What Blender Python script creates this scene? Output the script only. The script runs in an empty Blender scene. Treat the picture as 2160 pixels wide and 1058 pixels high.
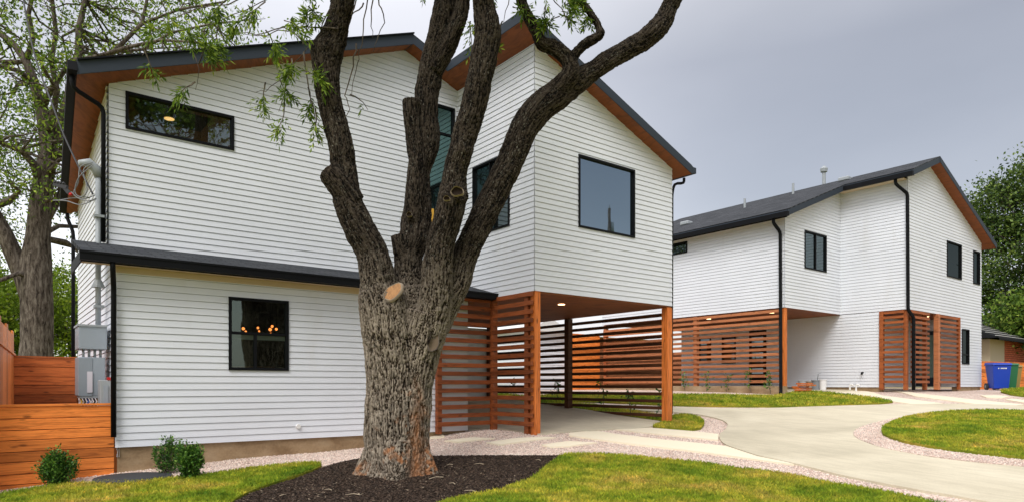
import bpy, bmesh, math, random
import numpy as np
from mathutils import Vector, Matrix, noise
random.seed(7); rng = np.random.default_rng(7)
SC = bpy.context.scene
C = SC.collection
R_ = math.radians

# ------------------------------------------------------------------ camera
F = 1416.06; YAW = 0.909463; HY = 811.84; CX = 1080.0; CZ = 0.948
V = np.array([math.cos(YAW), math.sin(YAW), 0.0]); RT = np.array([math.sin(YAW), -math.cos(YAW), 0.0])
cam = bpy.data.cameras.new('camera'); camo = bpy.data.objects.new('camera', cam); C.objects.link(camo)
camo.location = (0, 0, CZ); camo.rotation_euler = (R_(90), 0, YAW - R_(90))
cam.sensor_width = 36; cam.lens = F / 2160 * 36; cam.shift_y = (HY - 529) / 2160
cam.clip_end = 2000; cam.clip_start = 0.05
SC.camera = camo

# ------------------------------------------------------------------ sky and sun (overcast)
SUN_EL, SUN_AZ = R_(48), R_(215)          # azimuth of the sun in the xy plane: behind and left of the viewer
w = bpy.data.worlds.new('World'); SC.world = w; w.use_nodes = True
nt = w.node_tree; nt.nodes.clear(); N = nt.nodes.new; L = nt.links.new
sky = N('ShaderNodeTexSky'); sky.sky_type = 'NISHITA'; sky.sun_disc = False
sky.sun_elevation = SUN_EL; sky.sun_rotation = R_(90) - SUN_AZ; sky.air_density = 1.0; sky.dust_density = 3
bgs = N('ShaderNodeBackground'); bgs.inputs['Strength'].default_value = 0.05
L(sky.outputs[0], bgs.inputs[0])
tc = N('ShaderNodeTexCoord'); sep = N('ShaderNodeSeparateXYZ'); L(tc.outputs['Generated'], sep.inputs[0])
mp = N('ShaderNodeMapping'); mp.inputs['Scale'].default_value = (1.2, 1.2, 3.0); L(tc.outputs['Generated'], mp.inputs[0])
nz = N('ShaderNodeTexNoise'); nz.inputs['Scale'].default_value = 1.3; nz.inputs['Detail'].default_value = 5; nz.inputs['Roughness'].default_value = .45
L(mp.outputs[0], nz.inputs['Vector'])
el = N('ShaderNodeValToRGB'); L(sep.outputs['Z'], el.inputs[0])
e = el.color_ramp.elements
e[0].position = 0.0; e[0].color = (.80, .78, .77, 1)
e[1].position = 1.0; e[1].color = (1.08, 1.05, 1.03, 1)
for p_, c_ in ((.12, (.68, .665, .665, 1)), (.26, (.50, .487, .495, 1)), (.42, (.42, .41, .42, 1)), (.62, (.86, .84, .83, 1))):
    q = e.new(p_); q.color = c_
cl = N('ShaderNodeMapRange'); cl.inputs['From Min'].default_value = .3; cl.inputs['From Max'].default_value = .7
cl.inputs['To Min'].default_value = .82; cl.inputs['To Max'].default_value = 1.17; L(nz.outputs[0], cl.inputs[0])
dt = N('ShaderNodeVectorMath'); dt.operation = 'DOT_PRODUCT'; L(tc.outputs['Generated'], dt.inputs[0]); dt.inputs[1].default_value = (-math.sin(YAW), math.cos(YAW), 0)
az = N('ShaderNodeMapRange'); az.inputs['From Min'].default_value = -.40; az.inputs['From Max'].default_value = .22; az.inputs['To Min'].default_value = .79; az.inputs['To Max'].default_value = 1.36; az.interpolation_type = 'SMOOTHSTEP'; L(dt.outputs['Value'], az.inputs[0])
pm = N('ShaderNodeMath'); pm.operation = 'MULTIPLY'; L(cl.outputs[0], pm.inputs[0]); L(az.outputs[0], pm.inputs[1])
mul = N('ShaderNodeVectorMath'); mul.operation = 'SCALE'; L(el.outputs[0], mul.inputs[0]); L(pm.outputs[0], mul.inputs['Scale'])
bgc = N('ShaderNodeBackground'); bgc.inputs['Strength'].default_value = 0.87; L(mul.outputs[0], bgc.inputs[0])
ad = N('ShaderNodeAddShader'); L(bgs.outputs[0], ad.inputs[0]); L(bgc.outputs[0], ad.inputs[1])
wo = N('ShaderNodeOutputWorld'); L(ad.outputs[0], wo.inputs[0])
sd = bpy.data.lights.new('sun', 'SUN'); sd.energy = 1.5; sd.angle = R_(25); sd.color = (1, .98, .95)
so = bpy.data.objects.new('sun', sd); C.objects.link(so)
so.rotation_euler = Vector((math.cos(SUN_AZ) * math.cos(SUN_EL), math.sin(SUN_AZ) * math.cos(SUN_EL), math.sin(SUN_EL))).to_track_quat('Z', 'Y').to_euler()
SC.view_settings.view_transform = 'Standard'; SC.view_settings.look = 'None'
SC.view_settings.exposure = 0.3; SC.view_settings.gamma = 1
SC.cycles.max_bounces = 8; SC.cycles.transparent_max_bounces = 8

# ------------------------------------------------------------------ survey helpers (photo measurements to world metres)
O = np.array([0, 0, CZ])
def ray(px, py): return V + RT * (px - CX) / F + np.array([0, 0, 1]) * (HY - py) / F
def onX(px, py, X): d = ray(px, py); return Vector(O + d * X / d[0])
def onY(px, py, Y): d = ray(px, py); return Vector(O + d * Y / d[1])
def at(px, py, D): return Vector(O + ray(px, py) * D)

# ------------------------------------------------------------------ terrain height
PD = [-300, 0, 6, 8, 9.6, 12.8, 15.3, 22, 26, 35, 600]; PZ = [-.6, -.58, -.5, -.41, -.3, -.02, .11, .66, .77, .82, .82]
ANCH = [(0.11, 11.31, -.12), (1.45, 11.31, -.06), (5.36, 11.31, -.12), (8.18, 9.81, .02), (12.24, 9.81, -.04), (4.6, 8.6, 0), (20, 11.6, .02), (23.7, 9.4, .05), (9, 6, 0), (12, 3, 0), (3, 8, 0), (12.24, 14, 0), (30, 9, 0), (2, 16, 0), (0, 9, -.03)]
def H(x, y):
    x = np.asarray(x, float); y = np.asarray(y, float)
    D = x * V[0] + y * V[1]
    z = np.interp(D, PD, PZ)
    ws = 0; rs = 0
    for ax, ay, r in ANCH:
        k = 1 / (((x - ax) ** 2 + (y - ay) ** 2) ** 1.5 + .05)
        ws = ws + k; rs = rs + k * r
    far = np.clip((D - 5) / 3, 0, 1) * np.clip((40 - D) / 10, 0, 1)
    return z + rs / (ws + .02) * far
def Hf(x, y): return float(H(x, y))
def gp(px, py):                      # point of the terrain seen there
    lo = 4.0; d = ray(px, py)
    ts = np.linspace(4, 60, 1400); P = O[None] + d[None] * ts[:, None]
    g = P[:, 2] - H(P[:, 0], P[:, 1])
    i = np.argmax(g < 0)
    if g[i] >= 0: i = len(ts) - 1
    if i == 0: return P[0]
    t = ts[i - 1] + (ts[i] - ts[i - 1]) * g[i - 1] / (g[i - 1] - g[i])
    return O + d * t
def gv(px, py): p = gp(px, py); return Vector(p)

# ------------------------------------------------------------------ materials
def mat(name, base, rough=.7, spec=.3, metal=0):
    m = bpy.data.materials.new(name); m.use_nodes = True
    b = m.node_tree.nodes['Principled BSDF']
    b.inputs['Base Color'].default_value = (*base, 1); b.inputs['Roughness'].default_value = rough
    b.inputs['Specular IOR Level'].default_value = spec; b.inputs['Metallic'].default_value = metal
    return m
class G:                              # node shorthand
    def __init__(s, m): s.m = m; s.t = m.node_tree; s.b = s.t.nodes['Principled BSDF']
    def n(s, k, **kw):
        x = s.t.nodes.new('ShaderNode' + k)
        for a, v in kw.items():
            if a in x.inputs: x.inputs[a].default_value = v
            else: setattr(x, a, v)
        return x
    def l(s, a, b): s.t.links.new(a, b)
    def coord(s, scale=(1, 1, 1), kind='Object', rot=(0, 0, 0), attr=None):
        if attr: c = s.n('Attribute', attribute_name=attr).outputs['Vector']
        else: c = s.n('TexCoord').outputs[kind]
        m = s.n('Mapping'); m.inputs['Scale'].default_value = scale; m.inputs['Rotation'].default_value = rot
        s.l(c, m.inputs[0]); return m.outputs[0]
    def noise(s, vec, scale, detail=4, rough=.5, dist=0):
        x = s.n('TexNoise', Scale=scale, Detail=detail, Roughness=rough, Distortion=dist); s.l(vec, x.inputs['Vector']); return x.outputs[0]
    def ramp(s, fac, pts):
        x = s.n('ValToRGB'); s.l(fac, x.inputs[0]); e = x.color_ramp.elements
        e[0].position = pts[0][0]; e[0].color = (*pts[0][1], 1); e[1].position = pts[-1][0]; e[1].color = (*pts[-1][1], 1)
        for p, c in pts[1:-1]: q = e.new(p); q.color = (*c, 1)
        return x.outputs[0]
    def mix(s, fac, a, b, mode='MIX'):
        x = s.n('MixRGB'); x.blend_type = mode
        for i, v in ((0, fac), (1, a), (2, b)):
            if hasattr(v, 'links'): s.l(v, x.inputs[i])
            elif i == 0: x.inputs[0].default_value = v
            else: x.inputs[i].default_value = (*v, 1)
        return x.outputs[0]
    def bump(s, h, strength=.5, dist=.01):
        x = s.n('Bump', Strength=strength, Distance=dist); s.l(h, x.inputs['Height']); s.l(x.outputs[0], s.b.inputs['Normal'])
    def col(s, c): s.l(c, s.b.inputs['Base Color'])
    def rnd(s): return s.n('NewGeometry').outputs['Random Per Island']

def m_siding():
    m = mat('white_siding_paint', (.8, .8, .78), .5, .35); g = G(m)
    v = g.coord((1, 1, 1)); n1 = g.noise(v, .7, 4); n2 = g.noise(g.coord((3, 3, 60)), 1.5, 4, .6)
    c = g.ramp(n1, [(.3, (.70, .728, .785)), (.7, (.765, .795, .855))])
    c = g.mix(.06, c, g.ramp(n2, [(.4, (.5, .5, .5)), (.6, (.95, .95, .95))]), 'MULTIPLY')
    d = g.noise(g.coord((2, 2, .4)), 1.2, 5, .6)
    c = g.mix(g.ramp(d, [(.58, (0, 0, 0)), (.8, (.25, .25, .25))]), c, (.56, .55, .51))
    g.col(c); g.bump(n2, .12, .004); return m
def m_wood(name, dark, light, long_axis='h', knots=True, rough=.55):
    m = mat(name, light, rough, .3); g = G(m)
    sc = (1.2, 1.2, 16) if long_axis == 'h' else (16, 16, 1.0)
    rn = g.rnd()
    off = g.n('VectorMath', operation='ADD'); cmb = g.n('CombineXYZ'); mm = g.n('Math', operation='MULTIPLY'); mm.inputs[1].default_value = 31.0
    g.l(rn, mm.inputs[0]); g.l(mm.outputs[0], cmb.inputs[0]); g.l(mm.outputs[0], cmb.inputs[2])
    g.l(g.coord(sc), off.inputs[0]); g.l(cmb.outputs[0], off.inputs[1])
    gr = g.noise(off.outputs[0], 1.6, 6, .62, 1.2)
    lt = tuple(min(1, a * 1.25) for a in light)
    c = g.ramp(gr, [(.3, dark), (.52, light), (.78, lt)])
    b = g.ramp(rn, [(0, (.62, .60, .58)), (.5, (.95, .95, .95)), (1, (1.2, 1.2, 1.2))])
    c = g.mix(1, c, b, 'MULTIPLY')
    if knots:
        off2 = g.n('VectorMath', operation='ADD'); g.l(g.coord((2.6, 2.6, 8) if long_axis == 'h' else (8, 8, 2.6)), off2.inputs[0]); g.l(cmb.outputs[0], off2.inputs[1])
        vo = g.n('TexVoronoi', Scale=1.0); g.l(off2.outputs[0], vo.inputs['Vector'])
        c = g.mix(g.ramp(vo.outputs[0], [(.07, (.8, .8, .8)), (.17, (0, 0, 0))]), c, tuple(a * .45 for a in dark))
    g.col(c); g.bump(gr, .25, .004); return m
M = {}
M['siding'] = m_siding()
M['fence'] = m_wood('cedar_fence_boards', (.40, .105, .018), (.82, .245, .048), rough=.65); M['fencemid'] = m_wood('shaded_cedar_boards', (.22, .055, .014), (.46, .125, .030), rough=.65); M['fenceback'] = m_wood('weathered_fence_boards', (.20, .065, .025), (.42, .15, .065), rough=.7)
M['fencev'] = m_wood('cedar_fence_upright', (.36, .10, .02), (.60, .19, .045), 'v')
M['slat'] = m_wood('stained_slats', (.10, .028, .009), (.24, .064, .018), knots=True); M['slatshade'] = m_wood('shade_toned_slats', (.035, .014, .007), (.085, .032, .013), knots=False)  # second: same slat wood with the carport's inner shade put into its colour
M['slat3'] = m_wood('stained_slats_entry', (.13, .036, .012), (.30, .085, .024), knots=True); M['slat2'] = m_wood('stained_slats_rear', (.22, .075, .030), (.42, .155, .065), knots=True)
M['post'] = m_wood('cedar_post', (.24, .065, .014), (.62, .175, .036), 'v', rough=.55)
M['soffit'] = m_wood('stained_soffit', (.13, .038, .011), (.22, .066, .018), 'h', knots=False, rough=.6)
M['black'] = mat('black_metal', (.004, .0045, .006), .6, .15)
M['fascia'] = mat('slate_fascia', (.032, .042, .058), .6, .25)
M['beige'] = mat('beige_soffit', (.55, .44, .30), .7)
M['grey'] = mat('galvanised_grey', (.33, .36, .38), .45, .5)
M['greyp'] = mat('grey_panel_paint', (.30, .345, .39), .4, .5)
M['whitep'] = mat('white_plastic', (.75, .75, .74), .4, .4)
M['dark'] = mat('dark_interior', (.09, .075, .05), .9, .1)
M['darkbrown'] = mat('brown_interior', (.30, .15, .05), .8, .2)
M['cable'] = mat('cable_rubber', (.03, .03, .035), .5, .4)
M['cablegrey'] = mat('cable_grey', (.22, .23, .25), .5, .4)
M['red'] = mat('red_plastic', (.5, .02, .02), .5)
M['yellow'] = mat('yellow_wall', (.75, .42, .06), .7)
def m_roof(name, a, b, sc=1.0):
    m = mat(name, a, .9, .15); g = G(m)
    br = g.n('TexBrick', Scale=1.0); br.inputs['Color1'].default_value = (*a, 1); br.inputs['Color2'].default_value = (*b, 1); br.inputs['Mortar'].default_value = (*[x * .35 for x in a], 1)
    br.inputs['Brick Width'].default_value = .32 * sc; br.inputs['Row Height'].default_value = .14 * sc; br.inputs['Mortar Size'].default_value = .012; br.inputs['Bias'].default_value = -.2
    g.l(g.coord((1, 1, 1), 'UV'), br.inputs['Vector'])
    gr = g.noise(g.coord((1, 1, 1)), 60, 3, .7)
    c = g.mix(.7, br.outputs[0], g.ramp(gr, [(.35, (.35, .35, .35)), (.65, (1.5, 1.5, 1.5))]), 'MULTIPLY')
    g.col(c); g.bump(gr, .5, .006); return m
M['roof'] = m_roof('charcoal_shingles', (.045, .05, .058), (.08, .085, .092))
M['roof2'] = m_roof('grey_shingles', (.045, .049, .056), (.085, .089, .10))
def m_found():
    m = mat('foundation_concrete', (.3, .24, .16), .9, .2); g = G(m)
    n = g.noise(g.coord((1, 1, 2)), 1.6, 6, .6); n2 = g.noise(g.coord((1, 1, 1)), 30, 3)
    c = g.ramp(n, [(.3, (.22, .14, .075)), (.52, (.36, .255, .15)), (.7, (.42, .32, .21))]); c = g.mix(.25, c, g.ramp(n2, [(.3, (.5, .5, .5)), (.7, (1.2, 1.2, 1.2))]), 'MULTIPLY')
    g.col(c); g.bump(n2, .3, .004); return m
M['found'] = m_found()
def m_conc():
    m = mat('pale_concrete', (.55, .53, .46), .8, .25); g = G(m)
    v = g.coord((1, 1, 1)); n = g.noise(v, .5, 6, .55, .4); n2 = g.noise(g.coord((6, 1.2, 1), rot=(0, 0, R_(35))), 1.6, 6, .6); n3 = g.noise(v, 45, 3, .6)
    c = g.ramp(n, [(.3, (.50, .45, .335)), (.5, (.61, .55, .415)), (.7, (.69, .63, .485))])
    c = g.mix(.35, c, g.ramp(n2, [(.35, (.72, .70, .66)), (.6, (1.05, 1.05, 1.05))]), 'MULTIPLY')
    c = g.mix(.25, c, g.ramp(n3, [(.3, (.7, .7, .7)), (.7, (1.15, 1.15, 1.15))]), 'MULTIPLY')
    g.col(c); g.bump(n3, .2, .003); return m
M['conc'] = m_conc(); M['slab'] = mat('pale_paver', (.80, .72, .55), .85, .2)
def m_gravel():
    m = mat('pink_gravel', (.45, .34, .3), .9, .2); g = G(m)
    v = g.coord((1, 1, 1)); vo = g.n('TexVoronoi', Scale=38.0); g.l(v, vo.inputs['Vector'])
    sepc = g.n('SeparateColor'); g.l(vo.outputs['Color'], sepc.inputs[0])
    c = g.ramp(sepc.outputs[0], [(0, (.50, .38, .33)), (.25, (.80, .63, .55)), (.5, (.86, .72, .63)), (.75, (.90, .80, .71)), (1, (.66, .60, .56))])
    dk = g.ramp(vo.outputs['Distance'], [(.35, (1, 1, 1)), (.85, (.50, .45, .42))])
    c = g.mix(1, c, dk, 'MULTIPLY')
    n = g.noise(v, .8, 4); c = g.mix(.6, c, g.ramp(n, [(.35, (.80, .72, .68)), (.65, (1.1, 1.08, 1.05))]), 'MULTIPLY')
    g.col(c)
    inv = g.n('Math', operation='SUBTRACT'); inv.inputs[0].default_value = 1; g.l(vo.outputs['Distance'], inv.inputs[1]); g.bump(inv.outputs[0], .8, .02); return m
M['gravel'] = m_gravel()
def m_rnd(name, pts, rough=.85, attr=False, trans=0, bumpy=0):
    m = mat(name, pts[0][1], rough, .25); g = G(m)
    c = g.ramp(g.rnd(), pts); 
    if attr:
        n = g.noise(g.coord((1, 1, 1)), attr, 3); c = g.mix(.8, c, g.ramp(n, [(.36, (.55, .62, .5)), (.64, (1.25, 1.2, 1.1))]), 'MULTIPLY')
    g.col(c)
    if trans:
        tr = g.n('BsdfTranslucent'); mx = g.n('MixShader'); mx.inputs[0].default_value = trans
        g.l(c, tr.inputs[0]); g.l(g.b.outputs[0], mx.inputs[1]); g.l(tr.outputs[0], mx.inputs[2])
        g.l(mx.outputs[0], g.t.nodes['Material Output'].inputs[0])
    return m
M['pebble'] = m_rnd('pebbles', [(0, (.46, .34, .29)), (.3, (.76, .59, .51)), (.6, (.85, .70, .61)), (.85, (.90, .80, .70)), (1, (.50, .45, .42))])
M['chip'] = m_rnd('mulch_chips', [(0, (.014, .009, .006)), (.5, (.040, .026, .018)), (.9, (.085, .055, .038)), (.97, (.10, .07, .05)), (1, (.30, .24, .17))])
def m_mulch():
    m = mat('mulch_soil', (.02, .014, .012), .95, .1); g = G(m); v = g.coord((1, 1, 1)); n = g.noise(v, 40, 6, .75); n2 = g.noise(v, 3, 4)
    c = g.ramp(n, [(.35, (.010, .007, .005)), (.6, (.042, .027, .019)), (.75, (.09, .06, .042))]); g.col(g.mix(.5, c, g.ramp(n2, [(.3, (.6, .6, .6)), (.7, (1.3, 1.3, 1.3))]), 'MULTIPLY')); g.bump(n, 1, .03); return m
M['mulch'] = m_mulch()
def m_turf():
    m = mat('turf', (.12, .16, .02), .95, .1); g = G(m); v = g.coord((1, 1, 1)); n = g.noise(v, 1.3, 5, .6); n2 = g.noise(v, 40, 4, .7)
    c = g.ramp(n, [(.34, (.15, .20, .02)), (.5, (.25, .27, .03)), (.66, (.40, .32, .05))])
    g.col(g.mix(.8, c, g.ramp(n2, [(.3, (.35, .35, .3)), (.7, (1.3, 1.3, 1.2))]), 'MULTIPLY')); g.bump(n2, .8, .02); return m
M['turf'] = m_turf()
def m_blade():
    m = mat('grass_blades', (.2, .25, .03), .7, .15); g = G(m)
    v = g.coord((1, 1, 1)); n = g.noise(v, 1.1, 4, .6, .5); n2 = g.noise(v, 5, 4, .65)
    c = g.ramp(n, [(.32, (.14, .27, .024)), (.45, (.31, .42, .036)), (.56, (.50, .51, .065)), (.70, (.66, .52, .13))])
    c = g.mix(.85, c, g.ramp(n2, [(.34, (.45, .52, .45)), (.66, (1.3, 1.22, 1.15))]), 'MULTIPLY')
    c = g.mix(.8, c, g.ramp(g.rnd(), [(0, (.45, .5, .4)), (.6, (1, 1, 1)), (.9, (1.3, 1.15, .9)), (1, (1.9, 1.3, 1.0))]), 'MULTIPLY')
    g.col(c); tr = g.n('BsdfTranslucent'); mx = g.n('MixShader'); mx.inputs[0].default_value = .25
    g.l(c, tr.inputs[0]); g.l(g.b.outputs[0], mx.inputs[1]); g.l(tr.outputs[0], mx.inputs[2]); g.l(mx.outputs[0], g.t.nodes['Material Output'].inputs[0]); return m
M['blade'] = m_blade()
M['leaf'] = m_rnd('pecan_leaves', [(0, (.05, .09, .014)), (.4, (.12, .21, .022)), (.8, (.26, .38, .042)), (1, (.44, .52, .08))], .6, 1.5, .35)
M['leafspring'] = m_rnd('spring_leaves', [(0, (.09, .15, .012)), (.4, (.18, .28, .02)), (.8, (.30, .42, .03)), (1, (.44, .52, .06))], .6, .35, .35)
M['leafdark'] = m_rnd('oak_leaves', [(0, (.025, .055, .014)), (.5, (.07, .125, .026)), (.85, (.15, .23, .045)), (1, (.28, .36, .08))], .5, .5, .25)
M['leafbushy'] = m_rnd('midgreen_leaves', [(0, (.04, .09, .012)), (.4, (.09, .17, .02)), (.8, (.18, .28, .035)), (1, (.34, .42, .08))], .6, .5, .3)
M['leafbush'] = m_rnd('boxwood_leaves', [(0, (.018, .055, .012)), (.5, (.055, .15, .022)), (.85, (.13, .27, .04)), (1, (.24, .40, .07))], .4, 6, .15)
def m_bark():
    m = mat('furrowed_bark', (.15, .12, .1), .9, .15); g = G(m)
    f = g.n('Attribute', attribute_name='furrow').outputs['Fac']; bc = g.coord((1, 1, .11), attr='bark'); bc2 = g.coord((1, 1, .5), attr='bark')
    n = g.noise(bc, 42, 6, .7, .5); n2 = g.noise(bc2, 70, 4, .7); n3 = g.noise(bc2, 5, 4, .6)
    c = g.ramp(f, [(.18, (.012, .009, .006)), (.42, (.085, .066, .048)), (.62, (.20, .165, .13)), (.85, (.33, .29, .235))])
    c = g.mix(.85, c, g.ramp(n, [(.36, (.22, .20, .19)), (.56, (1.05, 1, .95)), (.75, (1.5, 1.5, 1.5))]), 'MULTIPLY')
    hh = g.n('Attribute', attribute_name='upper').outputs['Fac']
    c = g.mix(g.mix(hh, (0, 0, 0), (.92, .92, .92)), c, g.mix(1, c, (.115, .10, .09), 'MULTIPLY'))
    fl = g.noise(g.coord((1, 1, .45), attr='bark'), 62, 3, .6); pt = g.ramp(fl, [(.58, (0, 0, 0)), (.68, (1, 1, 1))])
    c = g.mix(g.mix(1, pt, g.ramp(n3, [(.36, (.0, .0, .0)), (.62, (.6, .6, .6))]), 'MULTIPLY'), c, (.30, .29, .24))
    br = g.n('Attribute', attribute_name='scuff').outputs['Fac']
    c = g.mix(br, c, g.mix(.75, (.42, .19, .085), g.ramp(n, [(.3, (.35, .33, .3)), (.6, (1.1, 1.1, 1.1))]), 'MULTIPLY'))
    cu = g.n('Attribute', attribute_name='cut').outputs['Fac']
    rg = g.noise(g.coord((1, 1, 1), attr='bark'), 14, 4)
    c = g.mix(cu, c, g.ramp(rg, [(.3, (.40, .20, .07)), (.7, (.60, .38, .16))]))
    g.col(c)
    a = g.n('Math', operation='ADD'); g.l(n, a.inputs[0]); g.l(n2, a.inputs[1]); g.bump(a.outputs[0], .9, .02); return m
M['bark'] = m_bark()
def m_bark2():
    m = mat('background_bark', (.12, .1, .09), .9, .15); g = G(m)
    n = g.noise(g.coord((1, 1, .25)), 14, 6, .7, .5); n2 = g.noise(g.coord((1, 1, 1)), 1.5, 4)
    c = g.ramp(n, [(.35, (.022, .017, .014)), (.5, (.11, .09, .075)), (.68, (.24, .21, .18))]); g.col(g.mix(.5, c, g.ramp(n2, [(.3, (.6, .55, .5)), (.7, (1.2, 1.2, 1.2))]), 'MULTIPLY')); g.bump(n, .8, .03); return m
M['bark2'] = m_bark2()
def m_glass(name, tint, refl, body=(.008, .010, .010), see=0.0):
    m = bpy.data.materials.new(name); m.use_nodes = True; t = m.node_tree; t.nodes.clear()
    o = t.nodes.new('ShaderNodeOutputMaterial'); gl = t.nodes.new('ShaderNodeBsdfGlossy'); gl.inputs['Color'].default_value = (*tint, 1); gl.inputs['Roughness'].default_value = 0.015
    tcn = t.nodes.new('ShaderNodeTexCoord'); nn = t.nodes.new('ShaderNodeTexNoise'); nn.inputs['Scale'].default_value = 1.1; t.links.new(tcn.outputs['Object'], nn.inputs['Vector'])
    bb = t.nodes.new('ShaderNodeBump'); bb.inputs['Strength'].default_value = .03; bb.inputs['Distance'].default_value = .02; t.links.new(nn.outputs[0], bb.inputs['Height']); t.links.new(bb.outputs[0], gl.inputs['Normal'])
    if see: d = t.nodes.new('ShaderNodeBsdfTransparent'); d.inputs[0].default_value = (see, see, see * .95, 1)
    else: d = t.nodes.new('ShaderNodeBsdfDiffuse'); d.inputs[0].default_value = (*body, 1)
    lw = t.nodes.new('ShaderNodeLayerWeight'); lw.inputs[0].default_value = .35
    mr = t.nodes.new('ShaderNodeMapRange'); mr.inputs['To Min'].default_value = refl; mr.inputs['To Max'].default_value = 1; t.links.new(lw.outputs['Fresnel'], mr.inputs[0])
    mx = t.nodes.new('ShaderNodeMixShader'); t.links.new(mr.outputs[0], mx.inputs[0]); t.links.new(d.outputs[0], mx.inputs[1]); t.links.new(gl.outputs[0], mx.inputs[2]); t.links.new(mx.outputs[0], o.inputs[0]); return m
M['glass'] = m_glass('window_glass', (.46, .58, .62), .20); M['glasssky'] = m_glass('tinted_glass', (.42, .54, .63), .55)
M['glassteal'] = m_glass('teal_glass', (.28, .50, .48), .30)
M['glassclear'] = m_glass('clerestory_glass', (.46, .58, .60), .20, see=.7); M['glassdark'] = m_glass('dark_glass', (.22, .27, .27), .03)
M['glasssee'] = m_glass('clear_glass', (.55, .66, .60), .09, see=.8)
def m_emit(name, col, s):
    m = bpy.data.materials.new(name); m.use_nodes = True; b = m.node_tree.nodes['Principled BSDF']; b.inputs['Base Color'].default_value = (*col, 1)
    b.inputs['Emission Color'].default_value = (*col, 1); b.inputs['Emission Strength'].default_value = s; return m
M['lamp'] = m_emit('lamp_glow', (1, .62, .32), 5)
M['bulb'] = m_emit('bulb_glow', (1, .30, .07), 2.6)
M['brick'] = m_roof('red_brick', (.62, .16, .085), (.72, .23, .13), .7)
M['cream'] = mat('cream_wall', (.55, .47, .32), .8)
M['brown'] = mat('brown_trim', (.10, .05, .03), .7)

# ------------------------------------------------------------------ mesh helpers
def obj(name, verts, faces, m, parent=None, smooth=False, mats=None, fm=None, uv=None):
    me = bpy.data.meshes.new(name)
    me.from_pydata([tuple(v) for v in verts], [], [tuple(f) for f in faces]); me.update()
    for q in (mats or [m]): me.materials.append(q)
    if fm is not None: me.polygons.foreach_set('material_index', fm)
    if smooth: me.polygons.foreach_set('use_smooth', [True] * len(me.polygons))
    o = bpy.data.objects.new(name, me); C.objects.link(o)
    if parent: 
        o.parent = parent; pl = Vector((0, 0, 0)); p = parent
        while p: pl += p.location; p = p.parent
        me.transform(Matrix.Translation(-pl))
    return o
def tag(o, label, cat, group=None): o['label'] = label; o['category'] = cat; 
def tag(o, label, cat, group=None):
    o['label'] = label; o['category'] = cat
    if group: o['group'] = group
    return o
def thing(name, label, cat, loc, group=None):
    o = bpy.data.objects.new(name, None); C.objects.link(o); o.location = loc; o.empty_display_size = .2
    return tag(o, label, cat, group)
def struct(o, kind='structure'): o['kind'] = kind; return o
class MB:
    def __init__(s): s.v = []; s.f = []
    def add(s, v, f):
        k = len(s.v); s.v += [tuple(x) for x in v]; s.f += [tuple(i + k for i in q) for q in f]
    def box(s, a, b):
        x0, y0, z0 = a; x1, y1, z1 = b
        if x0 > x1: x0, x1 = x1, x0
        if y0 > y1: y0, y1 = y1, y0
        if z0 > z1: z0, z1 = z1, z0
        s.add([(x0, y0, z0), (x1, y0, z0), (x1, y1, z0), (x0, y1, z0), (x0, y0, z1), (x1, y0, z1), (x1, y1, z1), (x0, y1, z1)],
              [(0, 3, 2, 1), (4, 5, 6, 7), (0, 1, 5, 4), (1, 2, 6, 5), (2, 3, 7, 6), (3, 0, 4, 7)])
    def bar(s, p, q, w, h, up=(0, 0, 1)):          # beam with rectangular section
        p = Vector(p); q = Vector(q); d = (q - p).normalized(); u = Vector(up); sd = d.cross(u).normalized(); u = sd.cross(d)
        vs = [c + sd * a * w / 2 + u * b * h / 2 for c in (p, q) for a, b in ((-1, -1), (1, -1), (1, 1), (-1, 1))]
        s.add(vs, [(0, 1, 2, 3), (7, 6, 5, 4), (0, 4, 5, 1), (1, 5, 6, 2), (2, 6, 7, 3), (3, 7, 4, 0)])
    def tube(s, pts, rad, n=10, cap=True):
        pts = [Vector(p) for p in pts]
        if not hasattr(rad, '__len__'): rad = [rad] * len(pts)
        k0 = len(s.v); ref = None
        for i, p in enumerate(pts):
            d = (pts[min(i + 1, len(pts) - 1)] - pts[max(i - 1, 0)]).normalized()
            if ref is None: ref = d.orthogonal().normalized()
            ref = (ref - d * ref.dot(d)).normalized(); b = d.cross(ref)
            for j in range(n):
                a = 2 * math.pi * j / n; s.v.append(tuple(p + (ref * math.cos(a) + b * math.sin(a)) * rad[i]))
        for i in range(len(pts) - 1):
            for j in range(n): a = k0 + i * n + j; b = k0 + i * n + (j + 1) % n; s.f.append((a, b, b + n, a + n))
        if cap: s.f.append(tuple(k0 + j for j in range(n))[::-1]); s.f.append(tuple(k0 + (len(pts) - 1) * n + j for j in range(n)))
    def ball(s, c, r, n=8, m=6, sq=(1, 1, 1)):
        k = len(s.v)
        for i in range(m + 1):
            t = math.pi * i / m
            for j in range(n): a = 2 * math.pi * j / n; s.v.append((c[0] + r * sq[0] * math.sin(t) * math.cos(a), c[1] + r * sq[1] * math.sin(t) * math.sin(a), c[2] + r * sq[2] * math.cos(t)))
        for i in range(m):
            for j in range(n): a = k + i * n + j; b = k + i * n + (j + 1) % n; s.f.append((a, a + n, b + n, b))
    def build(s, name, m, parent=None, smooth=False): return obj(name, s.v, s.f, m, parent, smooth)
def bevel(o, w=.004, seg=1):
    b = o.modifiers.new('bevel', 'BEVEL'); b.width = w; b.segments = seg; b.limit_method = 'ANGLE'; return o

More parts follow.
